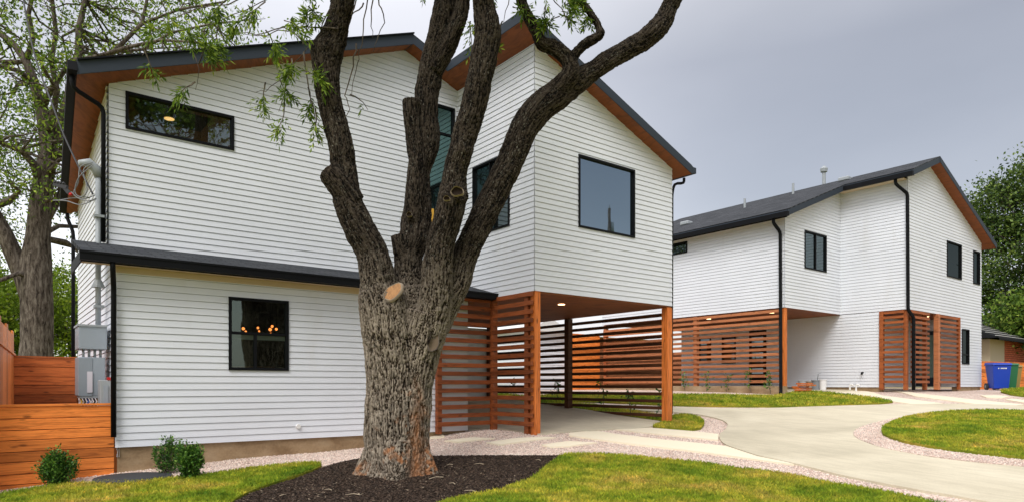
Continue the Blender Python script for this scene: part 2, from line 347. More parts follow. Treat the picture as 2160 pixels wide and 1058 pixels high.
# siding: real lapped courses with window openings
def clip(poly, axis, val, keep_gt):
    out = []
    for i in range(len(poly)):
        a, b = poly[i], poly[(i + 1) % len(poly)]
        ia = (a[axis] >= val) == keep_gt or a[axis] == val; ib = (b[axis] >= val) == keep_gt or b[axis] == val
        if ia: out.append(a)
        if ia != ib:
            t = (val - a[axis]) / (b[axis] - a[axis]); out.append((a[0] + (b[0] - a[0]) * t, a[1] + (b[1] - a[1]) * t))
    return out
EXP = 0.106
def siding(parent, org, ud, nd, poly, holes=(), z0=0.0, lap=.013, material=None, name='siding_wall', exp=EXP):
    us = sorted({min(p[0] for p in poly), max(p[0] for p in poly), *[h[0] for h in holes], *[h[1] for h in holes]})
    zt = max(p[1] for p in poly); zb = min(p[1] for p in poly)
    mb = MB()
    def P(u, z, off): return (org[0] + ud[0] * u + nd[0] * off, org[1] + ud[1] * u + nd[1] * off, z)
    for ua, ub in zip(us[:-1], us[1:]):
        if ub - ua < 1e-5: continue
        cell = clip(clip(poly, 0, ua, True), 0, ub, False)
        if len(cell) < 3: continue
        um = (ua + ub) / 2; zs = [zb]
        for h in sorted([h for h in holes if h[0] < um < h[1]], key=lambda h: h[2]): zs += [h[2], h[3]]
        zs.append(zt)
        for a, b in zip(zs[::2], zs[1::2]):
            if b - a < 1e-5: continue
            c2 = clip(clip(cell, 1, a, True), 1, b, False)
            if len(c2) < 3: continue
            mb.add([P(u, z, -.013) for u, z in c2], [tuple(range(len(c2)))])
            k0 = math.floor((a - z0) / exp); k1 = math.ceil((b - z0) / exp)
            for k in range(k0, k1):
                s0 = z0 + k * exp; s1 = s0 + exp
                c3 = clip(clip(c2, 1, s0, True), 1, s1 - .0065, False)
                if len(c3) < 3: continue
                vs = [P(u, z, .003 + lap * (1 - (z - s0) / exp)) for u, z in c3]
                mb.add(vs, [tuple(range(len(vs)))])
                lo = [p for p in c3 if abs(p[1] - max(s0, a)) < 1e-6]
                if len(lo) >= 2:
                    u0 = min(p[0] for p in lo); u1 = max(p[0] for p in lo); zz = lo[0][1]; off = .003 + lap * (1 - (zz - s0) / exp)
                    mb.add([P(u0, zz, -.014), P(u1, zz, -.014), P(u1, zz, off), P(u0, zz, off)], [(0, 1, 2, 3)])
    return mb.build(name, material or M['siding'], parent)

def window(parent, axis, c, a0, a1, z0, z1, out, fw=.045, glass='glass', mull_v=(), mull_h=(), depth=.10, label=None, name='window'):
    # axis 'x': plane Y=c spanning X; axis 'y': plane X=c spanning Y. out = sign of outward normal
    def bx(mb, u0, u1, w0, w1, d0, d1):
        if axis == 'x': mb.box((u0, c + out * d0, w0), (u1, c + out * d1, w1))
        else: mb.box((c + out * d0, u0, w0), (c + out * d1, u1, w1))
    mb = MB(); d1 = .035; d0 = d1 - depth
    bx(mb, a0, a0 + fw, z0, z1, d0, d1); bx(mb, a1 - fw, a1, z0, z1, d0, d1)
    bx(mb, a0 + fw, a1 - fw, z0, z0 + fw, d0, d1 - .001); bx(mb, a0 + fw, a1 - fw, z1 - fw, z1, d0, d1 - .001)
    fr = mb.build(name, M['black'], parent)
    if label: fr['label'] = label
    pb = MB(); bx(pb, a0 + fw - .002, a1 - fw + .002, z0 + fw - .002, z1 - fw + .002, -.032, -.02); pb.build('pane', M[glass], fr)
    if mull_v or mull_h:
        q = MB()
        for u in mull_v: bx(q, u - fw * .45, u + fw * .45, z0 + fw, z1 - fw, -.01, .022)
        for z in mull_h: bx(q, a0 + fw, a1 - fw, z - fw * .45, z + fw * .45, -.012, .018)
        q.build('mullion', M['black'], fr)
    return fr

def slabroof(parent, poly, zf, thick, top_mat, fas='fascia', sof='soffit', lift=.035, ov=.03):
    n = len(poly); cx = sum(p[0] for p in poly) / n; cy = sum(p[1] for p in poly) / n
    low = [(x, y, zf(x, y)) for x, y in poly]
    obj('soffit', low, [tuple(range(n))[::-1]], M[sof], parent)
    v = []; f = []
    for x, y, z in low: v += [(x, y, z - .012), (x, y, z + thick)]
    for i in range(n): j = (i + 1) % n; f.append((2 * i, 2 * j, 2 * j + 1, 2 * i + 1))
    o = obj('fascia', v, f, M[fas], parent); s = o.modifiers.new('s', 'SOLIDIFY'); s.thickness = .025; s.offset = 1
    # shingle layer, slightly proud
    def grow(x, y): return (x, y)
    tv = []; 
    for x, y, z in low: tv += [(x, y, z + thick), (x, y, z + thick + lift)]
    tf = [tuple(2 * i + 1 for i in range(n))] + [(2 * i, 2 * ((i + 1) % n), 2 * ((i + 1) % n) + 1, 2 * i + 1) for i in range(n)]
    r = obj('roof', tv, tf, M[top_mat], parent)
    uvl = r.data.uv_layers.new(name='UVMap')
    for lp in r.data.loops: co = r.data.vertices[lp.vertex_index].co; uvl.data[lp.index].uv = (co.y, co.x)
    return r

# ------------------------------------------------------------------ the ground and its surfaces
def inpoly(P, x, y):
    x = np.asarray(x); y = np.asarray(y); c = np.zeros(x.shape, bool); n = len(P); j = n - 1
    for i in range(n):
        xi, yi = P[i][:2]; xj, yj = P[j][:2]
        with np.errstate(divide='ignore', invalid='ignore'):
            c ^= ((yi > y) != (yj > y)) & (x < (xj - xi) * (y - yi) / (yj - yi + 1e-12) + xi)
        j = i
    return c
def smooth_poly(P, it=1):
    for _ in range(it):
        Q = []
        for i in range(len(P)):
            a = np.array(P[i][:2]); b = np.array(P[(i + 1) % len(P)][:2]); Q += [a * .75 + b * .25, a * .25 + b * .75]
        P = Q
    return P
def drape(name, P, off, m, skirt=.06, cell=.35, skirt_mat=None):
    bm = bmesh.new(); vs = [bm.verts.new((p[0], p[1], 0)) for p in P]; es = [bm.edges.new((vs[i], vs[(i + 1) % len(vs)])) for i in range(len(vs))]
    bmesh.ops.triangle_fill(bm, edges=es, use_beauty=True)
    xs = [p[0] for p in P]; ys = [p[1] for p in P]
    for ax, lo, hi in ((0, min(xs), max(xs)), (1, min(ys), max(ys))):
        k = lo + cell
        while k < hi:
            co = [0, 0, 0]; no = [0, 0, 0]; co[ax] = k; no[ax] = 1
            bmesh.ops.bisect_plane(bm, geom=bm.verts[:] + bm.edges[:] + bm.faces[:], plane_co=co, plane_no=no); k += cell
    be = [e_ for e_ in bm.edges if len(e_.link_faces) == 1]
    bmesh.ops.recalc_face_normals(bm, faces=bm.faces)
    if sum(f_.normal.z for f_ in bm.faces) < 0: bmesh.ops.reverse_faces(bm, faces=bm.faces)
    if skirt:
        r = bmesh.ops.extrude_edge_only(bm, edges=be); low = {g for g in r['geom'] if isinstance(g, bmesh.types.BMVert)}
    else: low = set()
    for v_ in bm.verts: v_.co.z = Hf(v_.co.x, v_.co.y) + off - (skirt if v_ in low else 0)
    me = bpy.data.meshes.new(name); bm.to_mesh(me); bm.free(); me.materials.append(m)
    o = bpy.data.objects.new(name, me); C.objects.link(o); return struct(o)
def px(*pts): return [tuple(gp(a, b)[:2]) for a, b in pts]

# base terrain, one sheet to the horizon
xs = np.concatenate([np.linspace(-500, -12, 12), np.arange(-10, 45, .5), np.linspace(50, 500, 12)])
ys = np.concatenate([np.linspace(-500, -12, 12), np.arange(-10, 32, .5), np.linspace(36, 500, 12)])
XX, YY = np.meshgrid(xs, ys); ZZ = H(XX, YY) - .05
v_ = np.stack([XX, YY, ZZ], -1).reshape(-1, 3); nx = len(xs)
f_ = [(j * nx + i, j * nx + i + 1, (j + 1) * nx + i + 1, (j + 1) * nx + i) for j in range(len(ys) - 1) for i in range(nx - 1)]
ground = struct(obj('ground', v_, f_, M['turf'], smooth=True))
gravP = [(-2.5, 9.6), (3, 5.5), (8, 2.0), (14, -1), (37, -1), (37, 12), (30, 21), (8, 21), (-2.5, 19)]
drape('gravel', gravP, 0, M['gravel'], 0, .6)

P_L1 = px((-30, 1052), (40, 1040), (90, 1031), (200, 1023), (300, 1021), (370, 1012), (430, 1006), (500, 996), (560, 988), (640, 980), (672, 979), (681, 986), (660, 996), (620, 1010), (575, 1024), (530, 1040), (495, 1058), (440, 1110), (300, 1180), (-60, 1180))
P_M = px((440, 1110), (495, 1060), (530, 1042), (575, 1026), (620, 1012), (660, 997), (681, 987), (720, 976), (765, 968), (840, 964), (920, 963), (1000, 962), (1100, 962), (1180, 962), (1176, 970), (1150, 987), (1124, 1012), (1085, 1026), (1055, 1038), (1016, 1044), (977, 1053), (937, 1060), (860, 1110))
P_L2 = px((1182, 962), (1240, 960), (1326, 964), (1396, 972), (1485, 980), (1544, 991), (1600, 996), (1678, 1007), (1737, 1021), (1786, 1028), (1875, 1044), (1934, 1056), (2100, 1095), (2100, 1180), (800, 1180), (860, 1112), (937, 1061), (977, 1054), (1016, 1045), (1055, 1039), (1085, 1027), (1124, 1013), (1150, 988), (1176, 971))
P_L3 = px((1859, 915.6), (1862, 908), (1870, 900), (1897, 888), (1937, 879), (1996, 872), (2055, 869.5), (2104, 869), (2160, 871), (2260, 875), (2420, 886), (2700, 920), (2700, 1010), (2400, 1000), (2160, 974.6), (2094, 967), (2035, 960), (1976, 952), (1917, 942), (1878, 930), (1862, 922.5))
P_R3 = px((1800, 919), (1800, 914), (1804, 909.7), (1818, 902), (1838, 896), (1870, 887.5), (1905, 881.5), (1937, 876.5), (1996, 869.5), (2055, 867), (2104, 866.5), (2160, 868.5), (2260, 872), (2420, 882), (2760, 915), (2760, 1030), (2400, 1020), (2160, 988), (2114, 984), (2055, 978.5), (1976, 969), (1917, 959), (1858, 947), (1825, 935), (1811, 929), (1803, 924))
P_D = px((1518, 917), (1525, 912), (1532, 905), (1536, 897), (1530, 890), (1514, 884), (1495, 879.5), (1475, 875.5), (1450, 872.5), (1420, 870.5), (1300, 863), (1150, 856), (1150, 850), (1300, 855), (1417, 859), (1520, 862), (1600, 863), (1700, 859), (1800, 856), (1895, 853.5), (1923, 853.5), (1996, 852.7), (2055, 853), (2160, 856.7), (2300, 862), (2600, 870), (2900, 900), (2900, 1300), (2300, 1100), (2160, 1075), (2080, 1062), (2000, 1047), (1954, 1040), (1895, 1029), (1836, 1018), (1777, 1006), (1718, 990.5), (1659, 976), (1600, 964), (1564, 952), (1534, 942), (1522, 933.5), (1517, 925))
P_P1 = px((1298, 907), (1372, 903.5), (1420, 907.5), (1475, 912), (1516, 917), (1514.5, 929.6), (1456, 924), (1396.6, 918))
P_P2 = px((1200, 915), (1235, 911.5), (1267, 911.5), (1298, 917), (1396.6, 928.6), (1470, 936), (1532, 942.8), (1562, 953), (1598, 965), (1657, 977), (1675, 982), (1600, 972), (1520, 961), (1436, 950), (1318, 936.5), (1200, 920))
P_L4 = px((1372, 903), (1392, 895), (1405, 892), (1414, 884), (1420, 878.5), (1451, 876.5), (1475, 882), (1488, 894), (1475, 909), (1416, 906.5))
P_L5 = px((1130, 834), (1300, 833), (1420, 833), (1560, 835), (1644, 837), (1690, 827), (1743, 829), (1814, 837), (1888, 847.7), (1870, 851), (1814, 854), (1740, 857), (1648, 858.5), (1560, 858.5), (1420, 856), (1300, 850), (1130, 845))
P_L6 = px((2108, 827), (2123.6, 820.5), (2160, 819), (2260, 820), (2260, 846), (2160, 837), (2123.6, 832))
drive = struct(drape('driveway', smooth_poly(P_D), .035, M['conc'], .07))
drape('path', P_P1, .03, M['slab'], .06, .5); drape('path', P_P2, .032, M['slab'], .06, .5)
for q in (((906, 919), (934, 917), (938, 922), (907, 926)), ((938, 930.6), (996.6, 923.7), (1044, 925.7), (967, 933.5)), ((1026, 934.5), (1095, 924.7), (1142, 922.7), (1173, 923.7), (1055, 939.4)), ((1142, 939.4), (1200, 931.6), (1259, 934.5), (1200, 942.4), (1160, 944)),
          ((1700, 819), (1730, 818.5), (1860, 834), (1990, 851.5), (1925, 853), (1760, 829)), ((1800, 820), (1850, 821.5), (1931, 829), (2035, 841), (2160, 853.5), (2140, 855.6), (2055, 852), (1930, 836)), ((2068, 834), (2100, 833.5), (2131, 836), (2115, 839.5), (2080, 838)), ((2120, 843), (2135, 841), (2160, 844), (2190, 848), (2170, 851))):
    drape('path', px(*q), .026, M['slab'], .05, .5)
drape('mulch_bed', smooth_poly(P_M), .02, M['mulch'], .05, .25)
drape('gravel', smooth_poly(P_R3), .041, M['gravel'], .03, .5)
for P in (P_L1, P_L2, P_L5, P_L6): drape('lawn', smooth_poly(P), .045, M['turf'], .10, .4)
drape('lawn', smooth_poly(P_L3), .085, M['turf'], .08, .4)
drape('lawn', smooth_poly(P_L4), .05, M['turf'], .1, .4)
P_L7 = [(12.38, 10.0), (13.1, 10.2), (13.3, 17.4), (12.38, 17.4)]
drape('lawn', P_L7, .03, M['turf'], .08, .5)
drape('carport_floor', [(8.25, 9.75), (11.0, 9.55), (12.3, 9.95), (12.3, 17.3), (7.75, 17.3), (7.75, 11.4), (8.25, 11.3)], .028, M['conc'], .08, .5)
drape('carport_floor', [(20.1, 11.7), (23.7, 11.0), (23.7, 19.8), (20.1, 19.8)], .06, M['conc'], .1, 1.0)

def scatter(P, dens):
    P = np.array([p[:2] for p in P]); lo = P.min(0); hi = P.max(0)
    n = int((hi[0] - lo[0]) * (hi[1] - lo[1]) * dens); x = rng.uniform(lo[0], hi[0], n); y = rng.uniform(lo[1], hi[1], n)
    k = inpoly(P, x, y); return x[k], y[k]
def inview(x, y, pad=60):
    D = x * V[0] + y * V[1]; X = CX + F * (x * RT[0] + y * RT[1]) / np.maximum(D, .1); Y = HY + F * (CZ - H(x, y)) / np.maximum(D, .1)
    return (D > 1) & (X > -pad) & (X < 2160 + pad) & (Y < 1058 + 2 * pad)
def fast(name, verts, faces, m, smooth=False, parent=None):      # verts (n,3), faces (m,k) numpy
    me = bpy.data.meshes.new(name); nv = len(verts); nf, k = faces.shape
    if parent is not None: verts = verts - np.array(parent.location)[None]
    me.vertices.add(nv); me.vertices.foreach_set('co', verts.astype(np.float32).ravel())
    me.loops.add(nf * k); me.loops.foreach_set('vertex_index', faces.astype(np.int32).ravel())
    me.polygons.add(nf); me.polygons.foreach_set('loop_start', np.arange(0, nf * k, k, dtype=np.int32))
    if smooth: me.polygons.foreach_set('use_smooth', np.ones(nf, bool))
    me.update(calc_edges=True); me.materials.append(m)
    o = bpy.data.objects.new(name, me); C.objects.link(o)
    if parent is not None: o.parent = parent
    return o
def grass(P, dens, hgt, off=.045, label=None):
    x, y = scatter(P, dens); k = inview(x, y); x = x[k]; y = y[k]
    D = np.hypot(x, y); keep = rng.random(len(x)) < np.clip(9.5 / D, .25, 1) ** 1.3; x = x[keep]; y = y[keep]; D = D[keep]; n = len(x)
    z = H(x, y) + off - .008
    a = rng.uniform(0, 2 * math.pi, n); h = hgt * rng.uniform(.5, 1.25, n); wd = rng.uniform(.0035, .0065, n) * np.clip(D / 9, 1, 2.2)
    ln = rng.uniform(.1, .95, n) * h; b = rng.uniform(0, 2 * math.pi, n)
    px_, py_ = np.cos(a) * wd, np.sin(a) * wd; lx, ly = np.cos(b) * ln, np.sin(b) * ln
    v0 = np.stack([x - px_, y - py_, z], -1); v1 = np.stack([x + px_, y + py_, z], -1)
    v2 = np.stack([x + px_ * .7 + lx * .35, y + py_ * .7 + ly * .35, z + h * .6], -1); v3 = np.stack([x + lx, y + ly, z + h], -1)
    vs = np.stack([v0, v1, v2, v3], 1).reshape(-1, 3); i = np.arange(n)[:, None] * 4
    fs = np.concatenate([i + np.array([[0, 1, 2]]), i + np.array([[0, 2, 3]])])
    o = fast('grass', vs, fs, M['blade']); return struct(o, 'stuff')
grass(smooth_poly(P_L1), 5200, .045); grass(smooth_poly(P_L2), 5200, .045); grass(smooth_poly(P_L3), 4200, .045, .085); grass(smooth_poly(P_L4), 6000, .06)
grass(smooth_poly(P_L5), 3200, .07); grass(smooth_poly(P_L6), 3000, .07); grass(P_L7, 3500, .07, .03)
# loose stones and mulch chips
def stones(name, x, y, s0, s1, off, m, flat=.7, lng=1.0):
    n = len(x); z = H(x, y) + off; base = np.array([(1, 0, 0), (-.9, .1, 0), (0, 1, .1), (.1, -1, 0), (0, .1, 1), (0, 0, -1)], float)
    fc = np.array([(0, 2, 4), (2, 1, 4), (1, 3, 4), (3, 0, 4), (2, 0, 5), (1, 2, 5), (3, 1, 5), (0, 3, 5)])
    s = rng.uniform(s0, s1, n)[:, None, None]; b = base[None] * rng.uniform(.6, 1.2, (n, 6, 1)) * s; b[:, :, 2] *= flat; b[:, :, 0] *= lng
    a = rng.uniform(0, 2 * math.pi, n); t = rng.normal(0, .25, n); ca, sa = np.cos(a)[:, None], np.sin(a)[:, None]
    X = b[:, :, 0] * ca - b[:, :, 1] * sa; Y = b[:, :, 0] * sa + b[:, :, 1] * ca; Z = b[:, :, 2] + b[:, :, 0] * np.sin(t)[:, None]
    vs = np.stack([X + x[:, None], Y + y[:, None], Z + z[:, None]], -1).reshape(-1, 3); fs = (np.arange(n)[:, None, None] * 6 + fc[None]).reshape(-1, 3)
    return struct(fast(name, vs, fs, m), 'stuff')
gx, gy = scatter([(-.6, 13), (-.6, 8.5), (9, 3), (16, 3), (16, 9.7), (8.2, 11.4), (0, 11.4)], 900)
k = inview(gx, gy)
for P in (P_L1, P_L2, P_L3, P_M, P_D, P_P1, P_P2, P_L4, P_L7): k &= ~inpoly(P, gx, gy)
k &= (np.hypot(gx, gy) < 17) & ~inpoly(P_R3, gx, gy); stones('gravel_stones', gx[k], gy[k], .008, .019, .004, M['pebble'])
rx, ry = scatter(P_R3, 900); kk = inview(rx, ry) & ~inpoly(P_L3, rx, ry); stones('gravel_stones', rx[kk], ry[kk], .008, .019, .046, M['pebble'])
mx_, my_ = scatter(P_M, 3000); k = inview(mx_, my_); stones('mulch_chips', mx_[k], my_[k], .006, .02, .025, M['chip'], .4, 1.8)
# stray light twigs lying on the mulch
for i, (a, b, l_) in enumerate(((955, 985, .10), (1004, 1043, .16), (935, 1012, .2), (905, 1016, .12), (760, 1050, .18), (1020, 984, .14), (960, 1027, .12), (1140, 976, .1), (700, 1040, .1), (590, 1052, .1))):
    p = gp(a, b); t = rng.uniform(0, 3.1); q = MB(); z = Hf(p[0], p[1]) + .045
    q.tube([(p[0], p[1], z), (p[0] + math.cos(t) * l_ / 2, p[1] + math.sin(t) * l_ / 2, z + .01), (p[0] + math.cos(t + .3) * l_, p[1] + math.sin(t + .3) * l_, z)], [.006, .005, .003], 5)
    tag(q.build('twig', mat('dry_twig', (.42, .34, .24))), ('pale dry twig on the mulch, %s' % ('right of the trunk near the gravel', 'long one lowest and right of centre', 'thick light one right of the trunk foot', 'close to the right foot of the trunk', 'low one left of centre', 'farthest up beside the gravel edge', 'middle one between trunk and lawn', 'nearest the right tip of the bed', 'left of the trunk foot', 'at the left end of the bed')[i]), 'twig', 'dry twigs on the mulch bed')

# ------------------------------------------------------------------ front house
XW, YW, XR, YU, YL, XL = 8.18, 9.813, 12.24, 12.476, 11.312, 1.45
YB = 17.0; S1 = -.39
def zr(x, y=0): return 7.46 + S1 * (x - 8.12)                     # soffit plane right of the ridge
def zl(x, y=0): return 7.952 - .39 * (6.865 - x) - max(0, y - 12.12) * .245 * max(0, min(1, (6.865 - x) / 5.8))
house = thing('house', 'large white clapboard house at left with slate roof trim and timber carport', 'house', (5, 12, 0))
# upper wall behind the tree, with clerestory and stair window
W1 = (1.742, 3.431, 5.11, 5.72); W2 = (7.12, 8.092, 4.2, 7.03)
siding(house, (0, YU), (1, 0), (0, -1), [(XL + .06, 2.9), (8.18, 2.9), (8.18, zr(8.18)), (6.865, 7.952), (XL + .06, zl(XL + .06))], [W1, W2])
window(house, 'x', YU, *W1[:2], *W1[2:], -1, glass='glassclear', label='wide low clerestory window reflecting branches')
window(house, 'x', YU, *W2[:2], *W2[2:], -1, glass='glassteal', mull_h=(6.42,), label='tall teal stair window behind the tree')
# left side wall (steps down toward the back like its roof edge)
siding(house, (XL + .04, 0), (0, 1), (-1, 0), [(YL, -.1), (16.9, -.1), (16.9, zl(XL, 16.9)), (YU, zl(XL, YU)), (YU, 3.2), (YL, 2.75)])
mb = MB(); mb.box((XL + .06, YU + .02, 2.75), (XL + .1, 16.9, 4.3)); mb.box((XL + .06, 16.86, -.2), (12.2, 16.9, 2.7)); mb.box((8.2, 16.86, 2.76), (12.22, 16.9, 5.6)); mb.build('back_wall', M['siding'], house)
# lower box
W3 = (3.028, 3.996, 1.195, 2.375)
LB = [(XL, .04), (7.66, .04), (7.66, 2.86), (XL, 2.86)]
siding(house, (0, YL), (1, 0), (0, -1), LB, [W3], z0=.04)
fr = window(house, 'x', YL, *W3[:2], *W3[2:], -1, glass='glasssee', mull_h=(1.80,), label='square lower window with chandelier glow inside')
mv = MB(); mv.box((3.43, YL - .015, 1.24), (3.475, YL + .02, 1.78)); mv.build('mullion', M['black'], fr)
rail = MB(); rail.box((3.075, YL + .03, 1.70), (3.43, YL + .045, 1.775)); rail.box((3.475, YL + .03, 1.70), (3.95, YL + .045, 1.775)); rail.build('sash_rail', mat('pale_sash', (.35, .42, .38), .6), fr)
siding(house, (7.66, 0), (0, 1), (1, 0), [(YL, .04), (16.9, .04), (16.9, 2.8), (YL, 2.8)], z0=.04)
# inside the lower room
rm = MB(); rm.box((1.7, YL + .35, .1), (7.4, 16.6, 2.7)); o = rm.build('room', M['dark'], house)
import bmesh as _b
bm = bmesh.new(); bm.from_mesh(o.data); bmesh.ops.delete(bm, geom=[f for f in bm.faces if abs(f.calc_center_median().y - min(v.co.y for v in bm.verts)) < 1e-3], context='FACES'); bm.to_mesh(o.data); bm.free()
for q0, q1, nm in (((2.5, 13.2, .9), (6.5, 13.9, .95), 'countertop'), ((2.6, 13.82, .1), (6.4, 13.87, .899), 'counter'), ((3.2, 16.2, .1), (5.4, 16.5, 1.4), 'cabinet')):
    tb = MB(); tb.box(q0, q1); tb.build(nm, M['darkbrown'], house)
tb = MB(); tb.box((7.41, YU - .022, 4.34), (7.56, YU + .018, 4.74)); tb.build('lit_interior_panel', M['yellow'], house)
ch = thing('chandelier', 'cluster of glowing amber glass globes seen through the lower window', 'chandelier', (4.0, 13.6, 2.0))
for q, r in (((-.30, 0, .02), .055), ((-.24, .05, -.03), .04), ((-.02, .0, .05), .045), ((.02, .05, -.01), .035), ((.22, 0, .03), .06), ((.28, .06, .10), .05), ((.33, -.04, .04), .05), ((.24, .03, -.05), .035)):
    b = MB(); p = (4.22 + q[0], 13.6 + q[1], 2.04 + q[2]); b.ball(p, r * .55, 10, 8); g_ = b.build('globe', M['bulb'], ch, True)
    b = MB(); b.tube([p, (p[0], p[1], 2.69)], .003, 5); b.build('cord', M['black'], ch)
# foundation
for q0, q1 in (((XL + .03, YL + .03, -.75), (7.63, YL + .3, .042)), ((XL + .03, YL + .3, -.75), (XL + .3, 16.85, .042))):
    mb = MB(); mb.box(q0, q1); mb.build('foundation', M['found'], house)
c_ = onY(628, 898, YL); mb = MB(); mb.tube([(c_.x, YL - .012, c_.z), (c_.x, YL - .05, c_.z)], [.042, .038], 16); mb.build('vent_cap', M['whitep'], house)
# wing over the carport
siding(house, (0, YW), (1, 0), (0, -1), [(XW, 2.75), (XR, 2.75), (XR, zr(XR)), (XW, zr(XW))], [(9.313, 10.973, 4.112, 5.571)], z0=2.75)
siding(house, (XW, 0), (0, 1), (-1, 0), [(YW, 2.75), (YU, 2.75), (YU, zr(XW)), (YW, zr(XW))], [(10.568, 11.853, 4.115, 5.583)], z0=2.75)
siding(house, (XR, 0), (0, 1), (1, 0), [(YW, 2.75), (16.9, 2.75), (16.9, zr(XR)), (YW, zr(XR))], z0=2.75)
window(house, 'x', YW, 9.313, 10.973, 4.112, 5.571, -1, fw=.04, glass='glasssky', label='large square picture window reflecting the grey sky')
window(house, 'y', XW, 10.568, 11.853, 4.115, 5.583, -1, mull_v=(11.25,), fw=.04, glass='glass', label='sliding window on the side of the wing')
mb = MB(); mb.box((XW + .02, YW + .02, 2.72), (XR - .02, 16.85, 2.755)); mb.box((7.68, YL + .02, 2.72), (XW + .019, 16.85, 2.755)); mb.build('carport_ceiling', M['soffit'], house)
q_ = onX(1205, 640, 10); dl = MB()
for (x_, y_) in ((9.85, 10.9), (11.2, 14.9)):
    dl = MB(); dl.tube([(x_, y_, 2.718), (x_, y_, 2.708)], .075, 16); dl.build('downlight', M['lamp'], house)
mb = MB(); mb.tube([(2.586, 13.5, 5.80), (2.586, 13.5, 5.79)], .085, 16); mb.build('ceiling_lamp', m_emit('amber_lamp', (1, .62, .22), 2.5), house)
mb = MB(); mb.box((2.0, 13.1, 5.801), (3.2, 13.85, 5.83)); mb.build('room_ceiling', M['dark'], house)
# roofs
slabroof(house, [(6.865, 12.12), (7.70, 12.12), (7.70, 9.50), (12.56, 9.50), (12.56, 17.25), (6.865, 17.25)], zr, .16, 'roof')
nl = 8; gl_ = [(6.865 + ((1.05 + .25 * j / 6) - 6.865) * i / nl, 12.12 + 5.1 * j / 6) for j in range(7) for i in range(nl + 1)]
def zl2(x, y): return zl(x, y)
V0 = [(x, y, zl2(x, y)) for x, y in gl_]; Fg = [(j * (nl + 1) + i, j * (nl + 1) + i + 1, (j + 1) * (nl + 1) + i + 1, (j + 1) * (nl + 1) + i) for j in range(6) for i in range(nl)]
obj('soffit', V0, Fg, M['soffit'], house)
r = obj('roof', [(x, y, z + .20) for x, y, z in V0], Fg, M['roof'], house); uvl = r.data.uv_layers.new(name='UVMap')
for lp in r.data.loops: co = r.data.vertices[lp.vertex_index].co; uvl.data[lp.index].uv = (co.y, co.x)
v = []; f = []
edge = [V0[nl - i] for i in range(nl + 1)][::-1]                        # front rake
for x, y, z in edge: v += [(x, y, z - .015), (x, y, z + .195)]
for i in range(nl): f.append((2 * i, 2 * i + 2, 2 * i + 3, 2 * i + 1))
o = obj('fascia', v, f, M['fascia'], house); s_ = o.modifiers.new('s', 'SOLIDIFY'); s_.thickness = .03; s_.offset = 0
# shingle edge over the rake, and the left gutter
mb = MB(); mb.bar((edge[0][0], 12.11, edge[0][2] + .20), (edge[-1][0], 12.11, edge[-1][2] + .20), .09, .025); mb.build('drip_edge', M['black'], house)
mb = MB(); a_ = V0[nl]; b_ = V0[-1]; mb.bar((a_[0] - .06, a_[1] - .02, a_[2] + .10), (b_[0] - .06, b_[1], b_[2] + .10), .13, .15); mb.build('gutter', M['black'], house)
def downspout(parent, pts, r=.036, name='downspout'):
    b = MB(); P = [Vector(p) for p in pts]; Q = [P[0]]
    for i in range(1, len(P) - 1):
        a = P[i] + (P[i - 1] - P[i]).normalized() * min(.09, (P[i - 1] - P[i]).length * .4); c = P[i] + (P[i + 1] - P[i]).normalized() * min(.09, (P[i + 1] - P[i]).length * .4)
        Q += [a, (a + c) / 4 + P[i] / 2, c]
    Q.append(P[-1]); b.tube(Q, r, 8); return b.build(name, M['black'], parent, True)
downspout(house, [(1.0, 12.25, 5.72), (1.0, 12.25, 5.5), (1.43, 12.42, 5.36), (1.43, 12.42, 3.22)])
downspout(house, [(b_[0], 17.0, b_[2]), (b_[0], 17.0, b_[2] - .12), (1.40, 16.95, 4.2), (1.40, 16.95, .1)])
# low roof over the ground floor front
PZ0 = 2.80
def pz(y): return 3.215 - (YU - y) * .268
pr = [(1.00, YU), (1.00, 11.04), (8.16, 11.04), (8.16, YU)]
v = []
for x_, y_ in pr: v += [(x_, y_, pz(y_) - .05), (x_, y_, pz(y_))]
rf = obj('low_roof', v, [(1, 3, 5, 7), (0, 2, 4, 6)[::-1], (0, 2, 3, 1), (2, 4, 5, 3), (4, 6, 7, 5)], M['roof'], house)
uvl = rf.data.uv_layers.new(name='UVMap')
for lp in rf.data.loops: co = rf.data.vertices[lp.vertex_index].co; uvl.data[lp.index].uv = (co.x, co.y)
mb = MB(); mb.box((1.02, YL, 2.69), (8.16, 11.09, 2.71)); mb.build('soffit', M['beige'], house)
mb = MB(); mb.box((1.46, YL - .03, 2.60), (6.9, YL - .002, 2.688)); mb.build('eave_shade_trim', M['beige'], house)  # beige trim strip put in for the soft shading under the low eave
mb = MB(); mb.box((1.0, 11.07, 2.68), (8.16, 11.09, pz(11.04) - .055)); mb.box((1.0, 11.091, 2.68), (1.02, YU, 2.84)); mb.build('fascia', M['black'], house)
mb = MB(); mb.box((.98, 10.95, 2.69), (8.30, 11.065, 2.80)); mb.box((.98, 10.94, 2.785), (8.30, 10.96, 2.815)); mb.build('gutter', M['black'], house)
downspout(house, [(1.38, 11.0, 2.71), (1.38, 11.0, 2.60), (1.42, 11.23, 2.38), (1.42, 11.24, .2)])
# right eave gutter of the wing and its spout elbow
mb = MB(); mb.bar((12.63, 9.48, zr(12.6) + .10), (12.63, 17.2, zr(12.6) + .10), .12, .13); mb.build('gutter', M['fascia'], house)
downspout(house, [(12.60, 9.75, 5.70), (12.60, 9.75, 5.58), (12.31, 9.80, 5.53), (12.31, 9.86, 5.3), (12.31, 9.88, .3)], .032)

